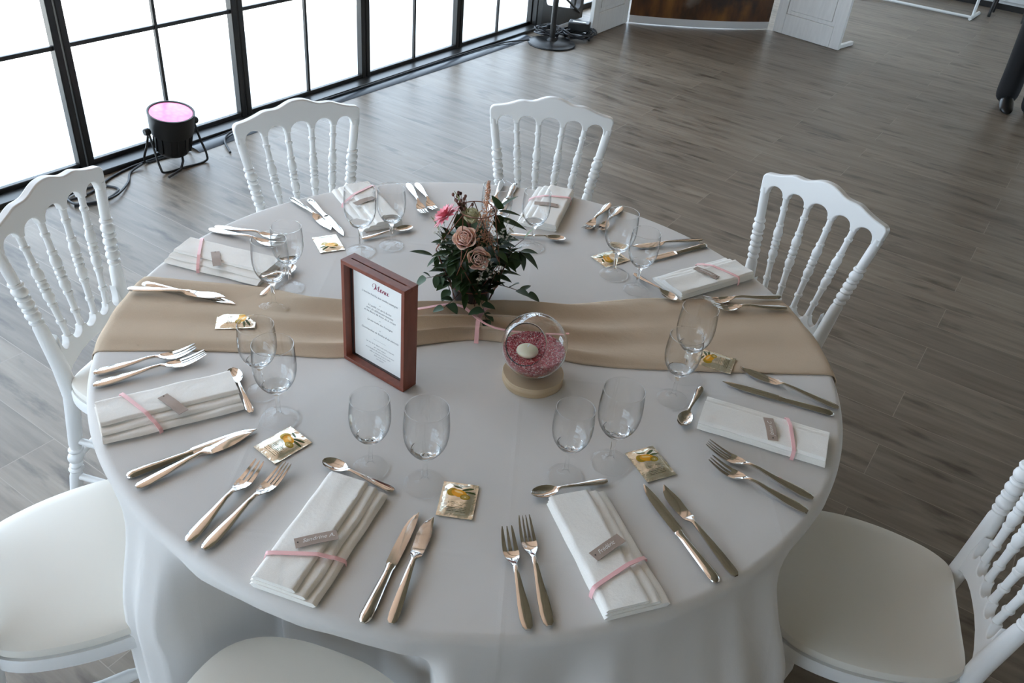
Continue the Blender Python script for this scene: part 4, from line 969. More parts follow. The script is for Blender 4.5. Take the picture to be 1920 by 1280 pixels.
# ------------------------------------------------------------------ candle in its glass globe on a log slice
lx, ly = 0.1774, -0.0596
m = MB(); seg = 56; P = []
for z, k_ in ((0.0, 0.985), (0.002, 1.0), (0.0195, 1.0), (0.021, 0.985)):
    P.append([(0.0605 * k_ * (1 + 0.012 * math.sin(3 * a_) + 0.008 * math.sin(7 * a_ + 1)) * math.cos(a_), 0.0605 * k_ * (1 + 0.012 * math.sin(3 * a_) + 0.008 * math.sin(7 * a_ + 1)) * math.sin(a_), z) for a_ in (2 * PI * q / seg for q in range(seg))])
m.grid(P, closed_v=True); m.f.append(tuple(range(seg))); m.f.append(tuple(3 * seg + q for q in range(seg))); m.m += [0, 0]
o = m.build('wooden_base', M['log']); o.location = (lx, ly, TZ + 0.0005); tag(o, 'round pale log slice under the glass candle globe', 'wooden base')
GR = 0.0645; gz = TZ + 0.0216 + 0.0625
to_cam = (Vector((0.8289, -1.2379, 1.62)) - Vector((lx, ly, gz))).normalized()
axis = Vector((to_cam.x - 0.32, to_cam.y - 0.08, 0.55)).normalized()       # the mouth of the globe looks up towards the near edge
def globe():
    # sphere with a round mouth whose axis is tilted; flattened foot
    a1 = axis.orthogonal().normalized(); a2 = axis.cross(a1); P = []
    hole_ = math.radians(38)
    angs = [hole_ + (PI - hole_) * i / 44 for i in range(45)]
    def pt_(r_, th, ph):
        v = axis * math.cos(th) + (a1 * math.cos(ph) + a2 * math.sin(ph)) * math.sin(th)
        p = v * r_; p.z = max(p.z, -0.0625 + (GR - r_)); return p
    seq = [(GR, th) for th in reversed(angs)] + [(GR - 0.0004, hole_ - 0.008)] + [(GR - 0.0009, th) for th in angs]
    for r_, th in seq: P.append([pt_(r_, th, 2 * PI * q / 64) for q in range(64)])
    return MB().grid(P, closed_v=True)
g = globe().build('glass_globe', M['glass'], angle=50); g.location = (lx - 0.002, ly - 0.003, gz); tag(g, 'clear glass candle globe with a round mouth standing on the log slice', 'candle globe')
# coloured glass sand heaped in the globe
m = MB(); P = []; nr = 26
zs = -0.012
for i in range(nr + 1):
    r_ = 0.0605 * i / nr; row = []
    for q in range(72):
        a_ = 2 * PI * q / 72; x, y = r_ * math.cos(a_), r_ * math.sin(a_)
        h = zs + 0.0022 * noise.noise((x * 260, y * 260, 0)) + 0.0015 * noise.noise((x * 60, y * 60, 4)) + 0.004 * (r_ / 0.06) ** 2
        row.append((x, y, h))
    P.append(row)
for i in range(1, 15):
    zz_ = zs + 0.004 - (zs + 0.004 + 0.0598) * i / 14; r_ = math.sqrt(max(0.0, (GR - 0.0030) ** 2 - zz_ ** 2)); r_ = min(r_, 0.0605) if i < 3 else r_
    P.append([(r_ * math.cos(2 * PI * q / 72), r_ * math.sin(2 * PI * q / 72), zz_) for q in range(72)])
m.grid(P, closed_v=True); m.f.append(tuple(len(m.v) - 72 + q for q in range(72))); m.m.append(0)
o = m.build('glass_sand', M['gel'], angle=0); o.location = (lx - 0.002, ly - 0.003, gz); tag(o, 'pink red glass sand heaped inside the candle globe', 'glass sand', kind='stuff')
cd = tag(empty('candle', (lx - 0.008, ly - 0.018, gz + zs - 0.004)), 'small ivory floating candle sitting on the pink sand', 'candle')
MB().lathe([(0.0, 0.0), (0.014, 0.0), (0.019, 0.004), (0.0215, 0.009), (0.0205, 0.0125), (0.0165, 0.0158), (0.009, 0.0178), (0.0, 0.0182)], 40).build('wax', M['wax'], cd, angle=60)
MB().tube([(0, 0, 0.0175), (0.0006, 0.0004, 0.022), (0.0028, 0.0012, 0.0255)], 0.0009, 6).build('wick', M['chalk'], cd)

# ------------------------------------------------------------------ flower arrangement
FB = Vector((-0.087, 0.091, TZ + 0.0008))
fl = tag(empty('flower_arrangement', FB), 'low bouquet of pink roses and greenery in a dark wire-caged pot', 'flower arrangement')
MB().lathe([(0.0, 0.0), (0.038, 0.0), (0.041, 0.003), (0.042, 0.045), (0.043, 0.062), (0.041, 0.062), (0.038, 0.05), (0.0, 0.05)], 40).build('pot', M['pot'], fl)
m = MB(); m.lathe([(0.0, 0.05), (0.043, 0.05), (0.042, 0.075), (0.030, 0.092), (0.0, 0.10)], 20); m.build('moss', M['green'], fl)
wc = MB()
def ringpts(r_, z, n=40): return [(r_ * math.cos(2 * PI * q / n) + 0.002, r_ * math.sin(2 * PI * q / n) + 0.001, z) for q in range(n)]
wc.tube(ringpts(0.039, 0.226), 0.0011, 6, closed=True); wc.tube(ringpts(0.058, 0.055), 0.0012, 6, closed=True); wc.tube(ringpts(0.040, 0.004), 0.0012, 6, closed=True)
for q in range(6):
    a_ = 2 * PI * q / 6 + 0.3; b_ = a_ + PI / 6
    top_ = Vector((0.039 * math.cos(a_) + 0.002, 0.039 * math.sin(a_) + 0.001, 0.226)); midp = Vector((0.082 * math.cos(b_), 0.082 * math.sin(b_), 0.135)); mid2 = Vector((0.082 * math.cos(b_ - PI / 3), 0.082 * math.sin(b_ - PI / 3), 0.135)); bt = Vector((0.058 * math.cos(a_), 0.058 * math.sin(a_), 0.055)); lo = Vector((0.040 * math.cos(a_), 0.040 * math.sin(a_), 0.004))
    for p0, p1 in ((top_, midp), (top_, mid2), (midp, bt), (mid2, bt), (bt, lo)): wc.tube([p0, p1], 0.0010, 6)
wc.build('wire_cage', M['copper'], fl)
def leaf(m, base, dirv, L, W_, droop=0.25, up=Vector((0, 0, 1)), round_=1.0, mi=0):
    d = Vector(dirv).normalized(); side = d.cross(up)
    if side.length < 1e-3: side = d.orthogonal()
    side.normalize(); nrm = side.cross(d).normalized(); base = Vector(base); rows = []; n = 9
    for i in range(n + 1):
        u = i / n; w = W_ / 2 * (math.sin(PI * min(1, u ** (0.8 * round_) * 0.985 + 0.012)) ** (0.85 if round_ >= 1 else 0.6)); w = max(w, 0.0002)
        c = base + d * (L * u) - nrm * (droop * L * u * u)
        rows.append([c - side * w + nrm * w * 0.28, c, c + side * w + nrm * w * 0.28, c - nrm * 0.0004])
    m.grid(rows, mi, closed_v=True); return m
def sprig(name, mats, pts, leaves, r_=0.0011):
    m = MB(); P = catmull(pts, 6); m.tube(P, [r_ * (1 - 0.5 * i / len(P)) for i in range(len(P))], 6, 1)
    for u, dv, L, W_, dr, rd in leaves:
        leaf(m, P[min(len(P) - 1, int(u * (len(P) - 1)))], dv, L, W_, dr, round_=rd)
    return m.build(name, mats, fl, angle=60)
rs = random.Random(5)
dk = [M['green'], M['stem']]; eu = [M['green2'], M['stem']]; lt = [M['green3'], M['stem']]
# camera-right vector on the table is (0.826,0.564); camera-near is (0.51,-0.86)
RX = Vector((0.826, 0.564, 0)); NX = Vector((0.514, -0.857, 0)); UZ = Vector((0, 0, 1))
def L3(a_, b_, c_): return RX * a_ + NX * b_ + UZ * c_
# long pointed sprig reaching left
sprig('ruscus_sprig', dk, [L3(-0.02, 0.01, 0.08), L3(-0.055, 0.02, 0.115), L3(-0.085, 0.02, 0.120)], [(1.0, L3(-1, 0.1, 0.28), 0.050, 0.018, 0.1, 1), (0.75, L3(-0.6, 0.2, -0.5), 0.035, 0.014, 0.1, 1), (0.6, L3(-0.5, 0.3, 0.7), 0.03, 0.013, 0.1, 1), (0.85, L3(0.1, 0.5, -0.8), 0.028, 0.012, 0.1, 1)])
# round eucalyptus leaves low left
sprig('eucalyptus_sprig', eu, [L3(-0.02, 0.02, 0.075), L3(-0.06, 0.04, 0.085), L3(-0.095, 0.04, 0.075)], [(1.0, L3(-0.8, 0.3, -0.5), 0.028, 0.027, 0.2, 0.75), (0.7, L3(0.0, 0.4, -1), 0.028, 0.015, 0.2, 0.8), (0.85, L3(-0.4, 0.2, 0.6), 0.022, 0.014, 0.2, 0.8), (0.5, L3(-0.2, 0.3, -0.9), 0.032, 0.018, 0.2, 0.8)])
sprig('eucalyptus_sprig', eu, [L3(-0.01, 0.04, 0.06), L3(-0.03, 0.065, 0.045), L3(-0.052, 0.072, 0.022)], [(1.0, L3(-0.7, 0.2, -0.1), 0.024, 0.024, 0.2, 0.75), (0.75, L3(0.4, 0.5, 0.0), 0.034, 0.024, 0.2, 0.75), (0.6, L3(-0.8, 0.2, 0.3), 0.026, 0.02, 0.2, 0.75)])
sprig('eucalyptus_sprig', eu, [L3(0.01, 0.04, 0.06), L3(0.03, 0.075, 0.04), L3(0.042, 0.09, 0.012)], [(1.0, L3(0.1, 0.9, -0.05), 0.034, 0.020, 0.12, 0.8), (0.7, L3(-0.7, 0.4, 0.1), 0.036, 0.026, 0.2, 0.75), (0.5, L3(0.8, 0.3, 0.1), 0.03, 0.022, 0.2, 0.75), (0.8, L3(0.8, 0.4, -0.3), 0.026, 0.018, 0.2, 0.8)])
sprig('eucalyptus_sprig', eu, [L3(0.03, 0.02, 0.065), L3(0.085, 0.03, 0.060), L3(0.125, 0.03, 0.045)], [(1.0, L3(0.9, 0.2, -0.2), 0.030, 0.028, 0.2, 0.75), (0.7, L3(0.6, 0.5, 0.1), 0.034, 0.022, 0.15, 0.85), (0.5, L3(0.4, 0.3, 0.6), 0.032, 0.016, 0.15, 0.9), (0.8, L3(0.5, -0.3, 0.3), 0.028, 0.016, 0.15, 0.9)])
# ivy-like lobed leaves at the right
sprig('ivy_sprig', dk, [L3(0.03, 0.0, 0.10), L3(0.075, 0.01, 0.135), L3(0.10, 0.01, 0.14)], [(1.0, L3(0.9, 0.2, -0.5), 0.055, 0.026, 0.2, 1), (1.0, L3(0.9, 0.2, 0.15), 0.038, 0.020, 0.1, 1), (0.95, L3(0.5, 0.3, -0.9), 0.045, 0.024, 0.2, 1), (0.8, L3(0.1, 0.4, -0.9), 0.04, 0.03, 0.2, 1), (0.7, L3(0.3, 0.4, 0.6), 0.035, 0.024, 0.2, 1)])
# broad leaves at upper right
sprig('broad_leaf_sprig', dk, [L3(0.02, -0.01, 0.14), L3(0.035, -0.01, 0.19), L3(0.045, -0.01, 0.225)], [(1.0, L3(-0.25, 0.3, 0.9), 0.044, 0.032, 0.1, 0.8), (1.0, L3(0.7, -0.1, 0.75), 0.050, 0.014, 0.15, 1), (0.95, L3(1, 0.1, 0.0), 0.050, 0.015, 0.1, 1), (0.8, L3(0.4, 0.5, -0.3), 0.030, 0.022, 0.2, 0.8), (0.7, L3(1, 0.1, -0.15), 0.072, 0.026, 0.12, 1), (0.6, L3(0.6, 0.4, -0.4), 0.045, 0.030, 0.2, 0.9), (0.45, L3(-0.2, 0.5, 0.3), 0.04, 0.026, 0.2, 0.8)])
sprig('bud_sprig', lt, [L3(0.03, 0.0, 0.10), L3(0.075, 0.0, 0.135), L3(0.105, 0.0, 0.165)], [(1.0, L3(0.5, 0.0, 0.8), 0.034, 0.011, 0.05, 1), (0.3, L3(0.2, 0.3, 0.9), 0.03, 0.010, 0.05, 1)])
sprig('light_leaf_sprig', lt, [L3(-0.02, 0.0, 0.12), L3(-0.06, 0.01, 0.165), L3(-0.075, 0.01, 0.175)], [(1.0, L3(-0.35, 0.1, 0.9), 0.040, 0.014, 0.1, 1), (0.8, L3(0.5, 0.4, -0.6), 0.035, 0.014, 0.1, 1)])
sprig('light_leaf_sprig', lt, [L3(-0.01, -0.01, 0.18), L3(-0.03, -0.01, 0.225), L3(-0.036, -0.01, 0.235)], [(1.0, L3(-0.3, 0.1, 0.8), 0.030, 0.012, 0.1, 1), (0.9, L3(0.6, 0.2, -0.6), 0.03, 0.012, 0.1, 1)])
# dense dark filling
m = MB()
for i in range(270):
    a_ = rs.uniform(0, 2 * PI); el = rs.uniform(-0.5, 1.3); rr = rs.uniform(0.02, 0.06)
    p = Vector((rr * math.cos(a_), rr * math.sin(a_), rs.uniform(0.045, 0.165)))
    leaf(m, p, (math.cos(a_) * math.cos(el) + rs.uniform(-0.4, 0.4), math.sin(a_) * math.cos(el) + rs.uniform(-0.4, 0.4), math.sin(el) * 0.8), rs.uniform(0.030, 0.050), rs.uniform(0.014, 0.027), 0.2)
m.build('foliage', M['green'], fl, angle=60)
def petal(m, c, dirv, up, L, W_, curl, mi=0, cup=0.5):
    # petal from base c along up, leaning to dirv, tip curling outward
    d = Vector(dirv).normalized(); up = Vector(up).normalized(); side = d.cross(up).normalized(); rows = []; n = 8
    for i in range(n + 1):
        u = i / n; w = W_ / 2 * (0.35 + 0.75 * math.sin(PI * min(1, 0.12 + u * 0.74))) * (1 if u < 0.9 else 0.82)
        cc = Vector(c) + up * (L * u) + d * (L * (0.55 * math.sin(u * PI * 0.55) * cup + curl * max(0, u - 0.55) ** 2 * 4)) - up * (curl * L * max(0, u - 0.6) ** 2 * 2.2)
        row = []
        for j in range(7):
            t_ = -1 + 2 * j / 6; row.append(cc + side * w * t_ - d * (w * 0.55 * t_ * t_))
        rows.append(row)
    m.grid(rows, mi); return m
def rose(name, mat, c, up, R0, n_out=5):
    up = Vector(up).normalized(); a1 = up.orthogonal().normalized(); a2 = up.cross(a1); c = Vector(c); m = MB()
    for ring_, (k_, off, L, W_, curl, cup, lift) in enumerate(((3, 0.10, 1.25, 0.7, 0.0, 0.0, 0.55), (3, 0.22, 1.25, 0.95, 0.02, 0.06, 0.45), (4, 0.34, 1.28, 1.1, 0.06, 0.18, 0.30), (5, 0.44, 1.25, 1.25, 0.14, 0.36, 0.12), (n_out, 0.50, 1.15, 1.4, 0.30, 0.62, 0.0))):
        for q in range(k_):
            a_ = 2 * PI * q / k_ + ring_ * 0.7; d = a1 * math.cos(a_) + a2 * math.sin(a_)
            petal(m, c - up * R0 * 0.75 + d * (off * R0 * 0.7) + up * (lift * R0 * 0.2), d, up, L * R0, W_ * R0, curl, cup=cup)
    # tight spiral heart
    P = [[], []]
    for q in range(26):
        a_ = q * 0.62; r_ = R0 * (0.05 + 0.22 * q / 25); d = a1 * math.cos(a_) + a2 * math.sin(a_)
        P[0].append(c + d * r_ - up * R0 * 0.15); P[1].append(c + d * r_ * 1.08 + up * R0 * (0.52 - 0.1 * q / 25))
    m.grid(P)
    o = m.build(name, mat, fl, angle=0); so = o.modifiers.new('thickness', 'SOLIDIFY'); so.thickness = 0.0006
    return o
camdir = Vector((0.9, -1.31, 0.75)).normalized()
rose('rose', M['rose'], Vector((0.010, -0.048, 0.180)), camdir + Vector((-0.35, 0.1, 0.25)), 0.0265)
rose('rose', M['rose'], Vector((0.045, -0.046, 0.145)), camdir + Vector((0.1, 0, 0.15)), 0.0255)
rose('rose_bud', M['bud'], Vector((-0.004, -0.012, 0.215)), Vector((0.1, -0.2, 1)), 0.020, 4)
# pink daisy seen from its side
m = MB(); gc = Vector((-0.042, -0.046, 0.212)); gup = Vector((-0.55, -0.25, 0.65)).normalized(); a1 = gup.orthogonal().normalized(); a2 = gup.cross(a1)
for ring_ in range(3):
    for q in range(13):
        a_ = 2 * PI * q / 13 + ring_ * 0.16; d = a1 * math.cos(a_) + a2 * math.sin(a_)
        leaf(m, gc + d * 0.003 + gup * 0.001 * ring_, d * (1 - 0.16 * ring_) + gup * (0.10 + 0.35 * ring_), 0.033 - 0.005 * ring_, 0.0115, 0.12, up=gup, round_=1.0)
m.build('daisy', M['gerb'], fl, angle=60)
# plume of peach astilbe
m = MB(); a0 = Vector((0.028, -0.006, 0.155)); a1_ = Vector((0.019, 0.010, 0.290))
m.tube([a0, a0.lerp(a1_, 0.5), a1_], [0.0012, 0.001, 0.0005], 6)
for i in range(620):
    u = rs.random() ** 1.5; p = a0.lerp(a1_, u); w = 0.026 * (1 - u) ** 1.25 + 0.0028; a_ = rs.uniform(0, 2 * PI); r_ = w * rs.random() ** 0.6
    c = p + Vector((r_ * math.cos(a_), r_ * math.sin(a_), rs.uniform(-0.004, 0.006))); s_ = rs.uniform(0.0009, 0.0020)
    m.add([c + Vector(v) * s_ for v in ((1, 0, 0), (-1, 0, 0), (0, 1, 0), (0, -1, 0), (0, 0, 1.3), (0, 0, -1.3))], [(0, 2, 4), (2, 1, 4), (1, 3, 4), (3, 0, 4), (2, 0, 5), (1, 2, 5), (3, 1, 5), (0, 3, 5)])
m.build('astilbe_plume', M['ast'], fl, angle=0)
# white gypsophila and brown buds
def puff(m, c, s_):
    for q in range(7):
        d = Vector((rs.uniform(-1, 1), rs.uniform(-1, 1), rs.uniform(-0.3, 1))).normalized()
        leaf(m, c, d, s_ * 1.2, s_ * 1.1, 0.3, round_=0.8)
for cx, cy, cz, n_, sp_ in ((0.067, 0.017, 0.182, 34, 0.022), (0.068, -0.034, 0.135, 26, 0.024), (-0.028, -0.055, 0.155, 22, 0.020), (-0.05, -0.05, 0.175, 14, 0.018), (0.055, -0.05, 0.105, 14, 0.018)):
    m = MB(); hub = Vector((cx * 0.75, cy * 0.75, cz - 0.03)); m.tube([Vector((cx * 0.3, cy * 0.3, 0.07)), hub], 0.0006, 5, 1)
    for i in range(n_):
        c = Vector((cx, cy, cz)) + Vector((rs.gauss(0, 1), rs.gauss(0, 1), rs.gauss(0, 1))) * sp_ * 0.55; m.tube([hub, c], 0.00035, 4, 1); puff(m, c, rs.uniform(0.0018, 0.0036))
    m.build('gypsophila', [M['gyp'], M['green']], fl, angle=0)
m = MB()
for i in range(16):
    c = Vector((-0.030 + rs.uniform(-0.022, 0.018), -0.004 + rs.uniform(-0.012, 0.012), 0.235 + rs.uniform(-0.012, 0.016)))
    m.tube([Vector((-0.012, -0.004, 0.18)), c], 0.0007, 5); m.lathe([(0.0, -0.004), (0.0022, -0.003), (0.0032, 0.0), (0.0025, 0.0035), (0.0, 0.0048)], 8, c=c)
m.build('berry_twig', M['pod'], fl)
m = MB()
for i in range(12):
    a_ = 2 * PI * i / 12 + 0.2; m.tube([(0.045 * math.cos(a_), 0.045 * math.sin(a_), 0.02), (0.075 * math.cos(a_ + 0.1), 0.075 * math.sin(a_ + 0.1), 0.115)], 0.0010, 6)
m.build('stem', M['stem'], fl)

# ------------------------------------------------------------------ stage light by the window
pc = Vector((-2.535, 1.10, 0)); th0 = math.radians(84)
pl_ = tag(empty('stage_light', pc, th0), 'round black stage light with a glowing pink lens by the window', 'stage light')
tilt = Matrix.Rotation(math.radians(9), 4, 'X')
def tl(m):
    m.v = [tuple((tilt @ (Vector(v) - Vector((0, 0, 0.16)))) + Vector((0, 0, 0.16))) for v in m.v]; return m
m = MB(); m.lathe([(0.0, 0.050), (0.060, 0.050), (0.070, 0.058), (0.078, 0.075), (0.082, 0.150), (0.094, 0.156), (0.098, 0.17), (0.103, 0.246), (0.1045, 0.252), (0.1045, 0.260), (0.097, 0.260), (0.094, 0.254), (0.0, 0.252)], 48)
for q in range(14):
    a_ = 2 * PI * q / 14; m.box((0.081 * math.cos(a_), 0.081 * math.sin(a_), 0.112), (0.010, 0.004, 0.075), rz=a_)
tl(m).build('housing', M['blackp'], pl_)
m = MB(); m.lathe([(0.0, 0.2585), (0.06, 0.2582), (0.094, 0.2555), (0.094, 0.2535), (0.0, 0.2535)], 48); tl(m).build('lens', M['lens'], pl_)
for yo in (-0.075, 0.075):
    s_ = 1 if yo > 0 else -1
    band = catmull([(-0.116, 0, 0.185), (-0.118, yo * 0.4, 0.11), (-0.122, yo * 0.9, 0.035), (-0.105, yo, 0.0065), (0, yo * 1.02, 0.0055), (0.105, yo, 0.0065), (0.122, yo * 0.9, 0.035), (0.118, yo * 0.4, 0.11), (0.116, 0, 0.185)], 6)
    m = MB(); m.tube(band, 0.0055, 8); m.build('bracket', M['black'], pl_)
for s_ in (-1, 1): MB().lathe([(0.0, -0.014), (0.014, -0.014), (0.017, -0.006), (0.017, 0.008), (0.012, 0.014), (0.0, 0.014)], 14).build('knob', M['blackp'], pl_).matrix_local = Matrix.Translation((s_ * 0.122, 0, 0.185)) @ Matrix.Rotation(PI / 2, 4, 'Y')
MB().tube([(0.02, -0.02, 0.055), (0.0, -0.06, 0.03), (-0.04, -0.10, 0.012), (-0.12, -0.13, 0.008)], 0.006, 8).build('power_lead', M['cable'], pl_)

def cable(pts, lab, r_=0.0055):
    tag(MB().tube(catmull(pts, 8), r_, 8).build('cable', M['cable']), lab, 'cable', 'black cables along the windows')
cable([(-2.62, -0.4, 0.006), (-2.60, 0.1, 0.006), (-2.55, 0.45, 0.006), (-2.52, 0.62, 0.006), (-2.60, 0.80, 0.006), (-2.635, 0.98, 0.006), (-2.63, 1.30, 0.006), (-2.64, 1.7, 0.017), (-2.63, 2.4, 0.020), (-2.63, 3.3, 0.020), (-2.60, 3.9, 0.020), (-2.50, 4.12, 0.026)], 'long black cable running the length of the windows to the pole stand')
cable([(-2.46, 0.52, 0.006), (-2.42, 0.62, 0.006), (-2.47, 0.74, 0.006), (-2.56, 0.70, 0.006), (-2.56, 0.56, 0.010), (-2.45, 0.53, 0.016), (-2.40, 0.66, 0.018), (-2.49, 0.80, 0.008), (-2.58, 0.88, 0.006), (-2.60, 0.96, 0.018)], 'coiled black cable on the floor between the stage light and the left chair')
cable([(-2.45, 1.35, 0.006), (-2.57, 1.42, 0.020), (-2.62, 1.55, 0.023), (-2.60, 1.80, 0.023), (-2.62, 2.05, 0.023)], 'short black cable leading from the stage light onto the cover strip')

# ------------------------------------------------------------------ pole stand in the corner
ps = tag(empty('pole_stand', (-2.385, 4.245, 0)), 'black pole stand with a heavy round base in the window corner', 'stand')
MB().lathe([(0.0, 0.0), (0.172, 0.0), (0.176, 0.004), (0.172, 0.012), (0.135, 0.020), (0.130, 0.024), (0.04, 0.030), (0.028, 0.05), (0.0, 0.05)], 56).build('base', M['blackp'], ps)
MB().lathe([(0.021, 0.03), (0.021, 1.15), (0.025, 1.15), (0.025, 1.22), (0.016, 1.22), (0.016, 2.0), (0.0, 2.0)], 20).build('pole', M['black'], ps)
rc = random.Random(3)
def tangle(c, n_, R0, lab, z0):
    pts = []
    for i in range(n_):
        a_ = i * 1.15 + rc.uniform(-0.4, 0.4); r_ = R0 * rc.uniform(0.55, 1.0); pts.append((c[0] + r_ * math.cos(a_), c[1] + r_ * 1.1 * math.sin(a_), z0 + 0.006 + 0.005 * (i % 6) + 0.06 * i / n_ * abs(math.sin(a_))))
    tag(MB().tube(catmull(pts, 6), 0.006, 7).build('cable', M['cable']), lab, 'cable', 'black cables along the windows')
tangle((-2.47, 4.32), 60, 0.10, 'heaped black cable lying on the round base of the pole stand', 0.024)
tangle((-2.34, 4.52), 60, 0.14, 'heaped black cable on the floor behind the pole stand', 0.0)
b_ = tag(empty('power_adapter', (-2.33, 4.53, 0.062), 0.4), 'small black power box with a pale edge on the cables behind the pole stand', 'power adapter')
MB().box((0, 0, 0.03), (0.16, 0.10, 0.06)).build('box', M['blackp'], b_, bevel=0.008)
MB().box((0, -0.02, 0.0625), (0.10, 0.025, 0.004)).build('sticker', M['chalk'], b_)
# ------------------------------------------------------------------ photo corner: two white panels and a printed backdrop
def panel(a, b2, lab, flip=1):
    a, b2 = Vector(a), Vector(b2); d = (b2 - a); L = d.length; an = math.atan2(d.y, d.x)
    t_ = tag(empty('folding_panel', (*a, 0), an), lab, 'panel', 'white wooden panels of the photo corner')
    H_ = 2.05; th = 0.032; w = 0.085
    MB().box((w / 2, 0, H_ / 2 + 0.004), (w, th, H_)).build('stile', M['whitewood'], t_, bevel=0.003); MB().box((L - w / 2, 0, H_ / 2 + 0.004), (w, th, H_)).build('stile', M['whitewood'], t_, bevel=0.003)
    for z0, z1 in ((0.004, 0.16), (0.96, 1.06), (H_ - 0.12, H_)): MB().box((L / 2, 0, (z0 + z1) / 2), (L - 2 * w, th, z1 - z0)).build('rail', M['whitewood'], t_, bevel=0.003)
    for z0, z1 in ((0.16, 0.96), (1.06, H_ - 0.12)):
        m = MB(); m.box((L / 2, 0, (z0 + z1) / 2), (L - 2 * w, th * 0.4, z1 - z0)); m.box((L / 2, 0, (z0 + z1) / 2), (L - 2 * w - 0.06, th * 0.75, z1 - z0 - 0.06)); m.build('infill', M['whitewood'], t_, bevel=0.004)
    return t_
panel((-2.301, 4.655), (-2.309, 5.249), 'white wooden panel on the left of the printed backdrop')
pr = panel((-1.35, 6.075), (-0.765, 5.951), 'white distressed wooden panel on the right of the printed backdrop')
MB().box((0.57, 0.13, 0.018), (0.03, 0.26, 0.03)).build('foot', M['whitewood'], pr, bevel=0.003)
A_, B_ = Vector((-2.275, 5.235)), Vector((-1.375, 6.06)); d = B_ - A_; an = math.atan2(d.y, d.x); L = d.length
bdp = tag(empty('photo_backdrop', (*((A_ + B_) / 2), 0), an), 'printed backdrop of a brown meadow between the two white panels', 'backdrop')
m = MB(); P = []
for i in range(25):
    u = i / 24; x = (u - 0.5) * L * 0.98; y = -0.06 * (1 - (2 * u - 1) ** 2) + 0.03
    P.append([(x, y + t_, z) for t_, z in ((0, 0.006), (0, 0.7), (0, 1.4), (0, 2.1), (0.006, 2.1), (0.006, 1.4), (0.006, 0.7), (0.006, 0.006))])
m.grid(P, closed_v=True); m.f.append(tuple(range(8))); m.f.append(tuple(24 * 8 + q for q in range(7, -1, -1))); m.m += [0, 0]
m.build('print', M['backdrop'], bdp)
m = MB(); m.tube([(-L * 0.49, 0.04, 2.105), (L * 0.49, 0.04, 2.105)], 0.014, 10); m.build('top_bar', M['whiteplain'], bdp)
# white frame stand and black stool far behind
st_ = tag(empty('frame_stand', (-0.60, 8.15, 0)), 'white tubular frame stand on the floor near the far cupboards', 'stand')
MB().tube([(-0.55, 0, 0.02), (0.44, 0.01, 0.02)], 0.014, 10).build('base_bar', M['whiteplain'], st_)
MB().tube([(0.44, -0.05, 0.018), (0.46, 0.30, 0.018)], 0.017, 10).build('foot', M['whiteplain'], st_); MB().tube([(-0.55, -0.15, 0.018), (-0.55, 0.25, 0.018)], 0.017, 10).build('foot', M['whiteplain'], st_)
for x in (-0.55, 0.44): MB().tube([(x, 0.10, 0.02), (x, 0.10, 1.9)], 0.014, 10).build('upright', M['whiteplain'], st_)
bs = tag(empty('bar_stool', (0.10, 8.60, 0)), 'tall black stool with thin legs in front of the far cupboards', 'stool')
for sx, sy in ((-1, -1), (-1, 1), (1, -1), (1, 1)):
    MB().tube([(sx * 0.15, sy * 0.13, 0.0), (sx * 0.12, sy * 0.10, 0.74)], 0.014, 8).build('leg', M['black'], bs)
MB().lathe([(0.0, 0.735), (0.17, 0.735), (0.178, 0.75), (0.17, 0.775), (0.0, 0.78)], 32).build('seat', M['blackp'], bs)
m = MB(); m.tube([(0.138 * sx, 0.118 * sy, 0.25) for sx, sy in ((-1, -1), (1, -1), (1, 1), (-1, 1))], 0.009, 8, closed=True); m.build('footrest', M['black'], bs)

# ------------------------------------------------------------------ person at the right edge
def skin_obj(name, V, E, Rr, mat, parent, root=0, sub=2):
    me = bpy.data.meshes.new(name); me.from_pydata([tuple(v) for v in V], E, []); me.materials.append(mat)
    o = bpy.data.objects.new(name, me); COL.objects.link(o); o.parent = parent
    sk = o.modifiers.new('skin', 'SKIN'); sk.use_smooth_shade = True
    for i, r_ in enumerate(Rr):
        sv = me.skin_vertices[0].data[i]; sv.radius = r_ if isinstance(r_, tuple) else (r_, r_); sv.use_root = (i == root)
    sb = o.modifiers.new('sub', 'SUBSURF'); sb.levels = sub; sb.render_levels = sub
    return o
px, py = 0.600, 5.475
pn = tag(empty('person', (px, py, 0), math.radians(285) + PI / 2), 'person in black trousers and black shoes standing at the right edge', 'person')
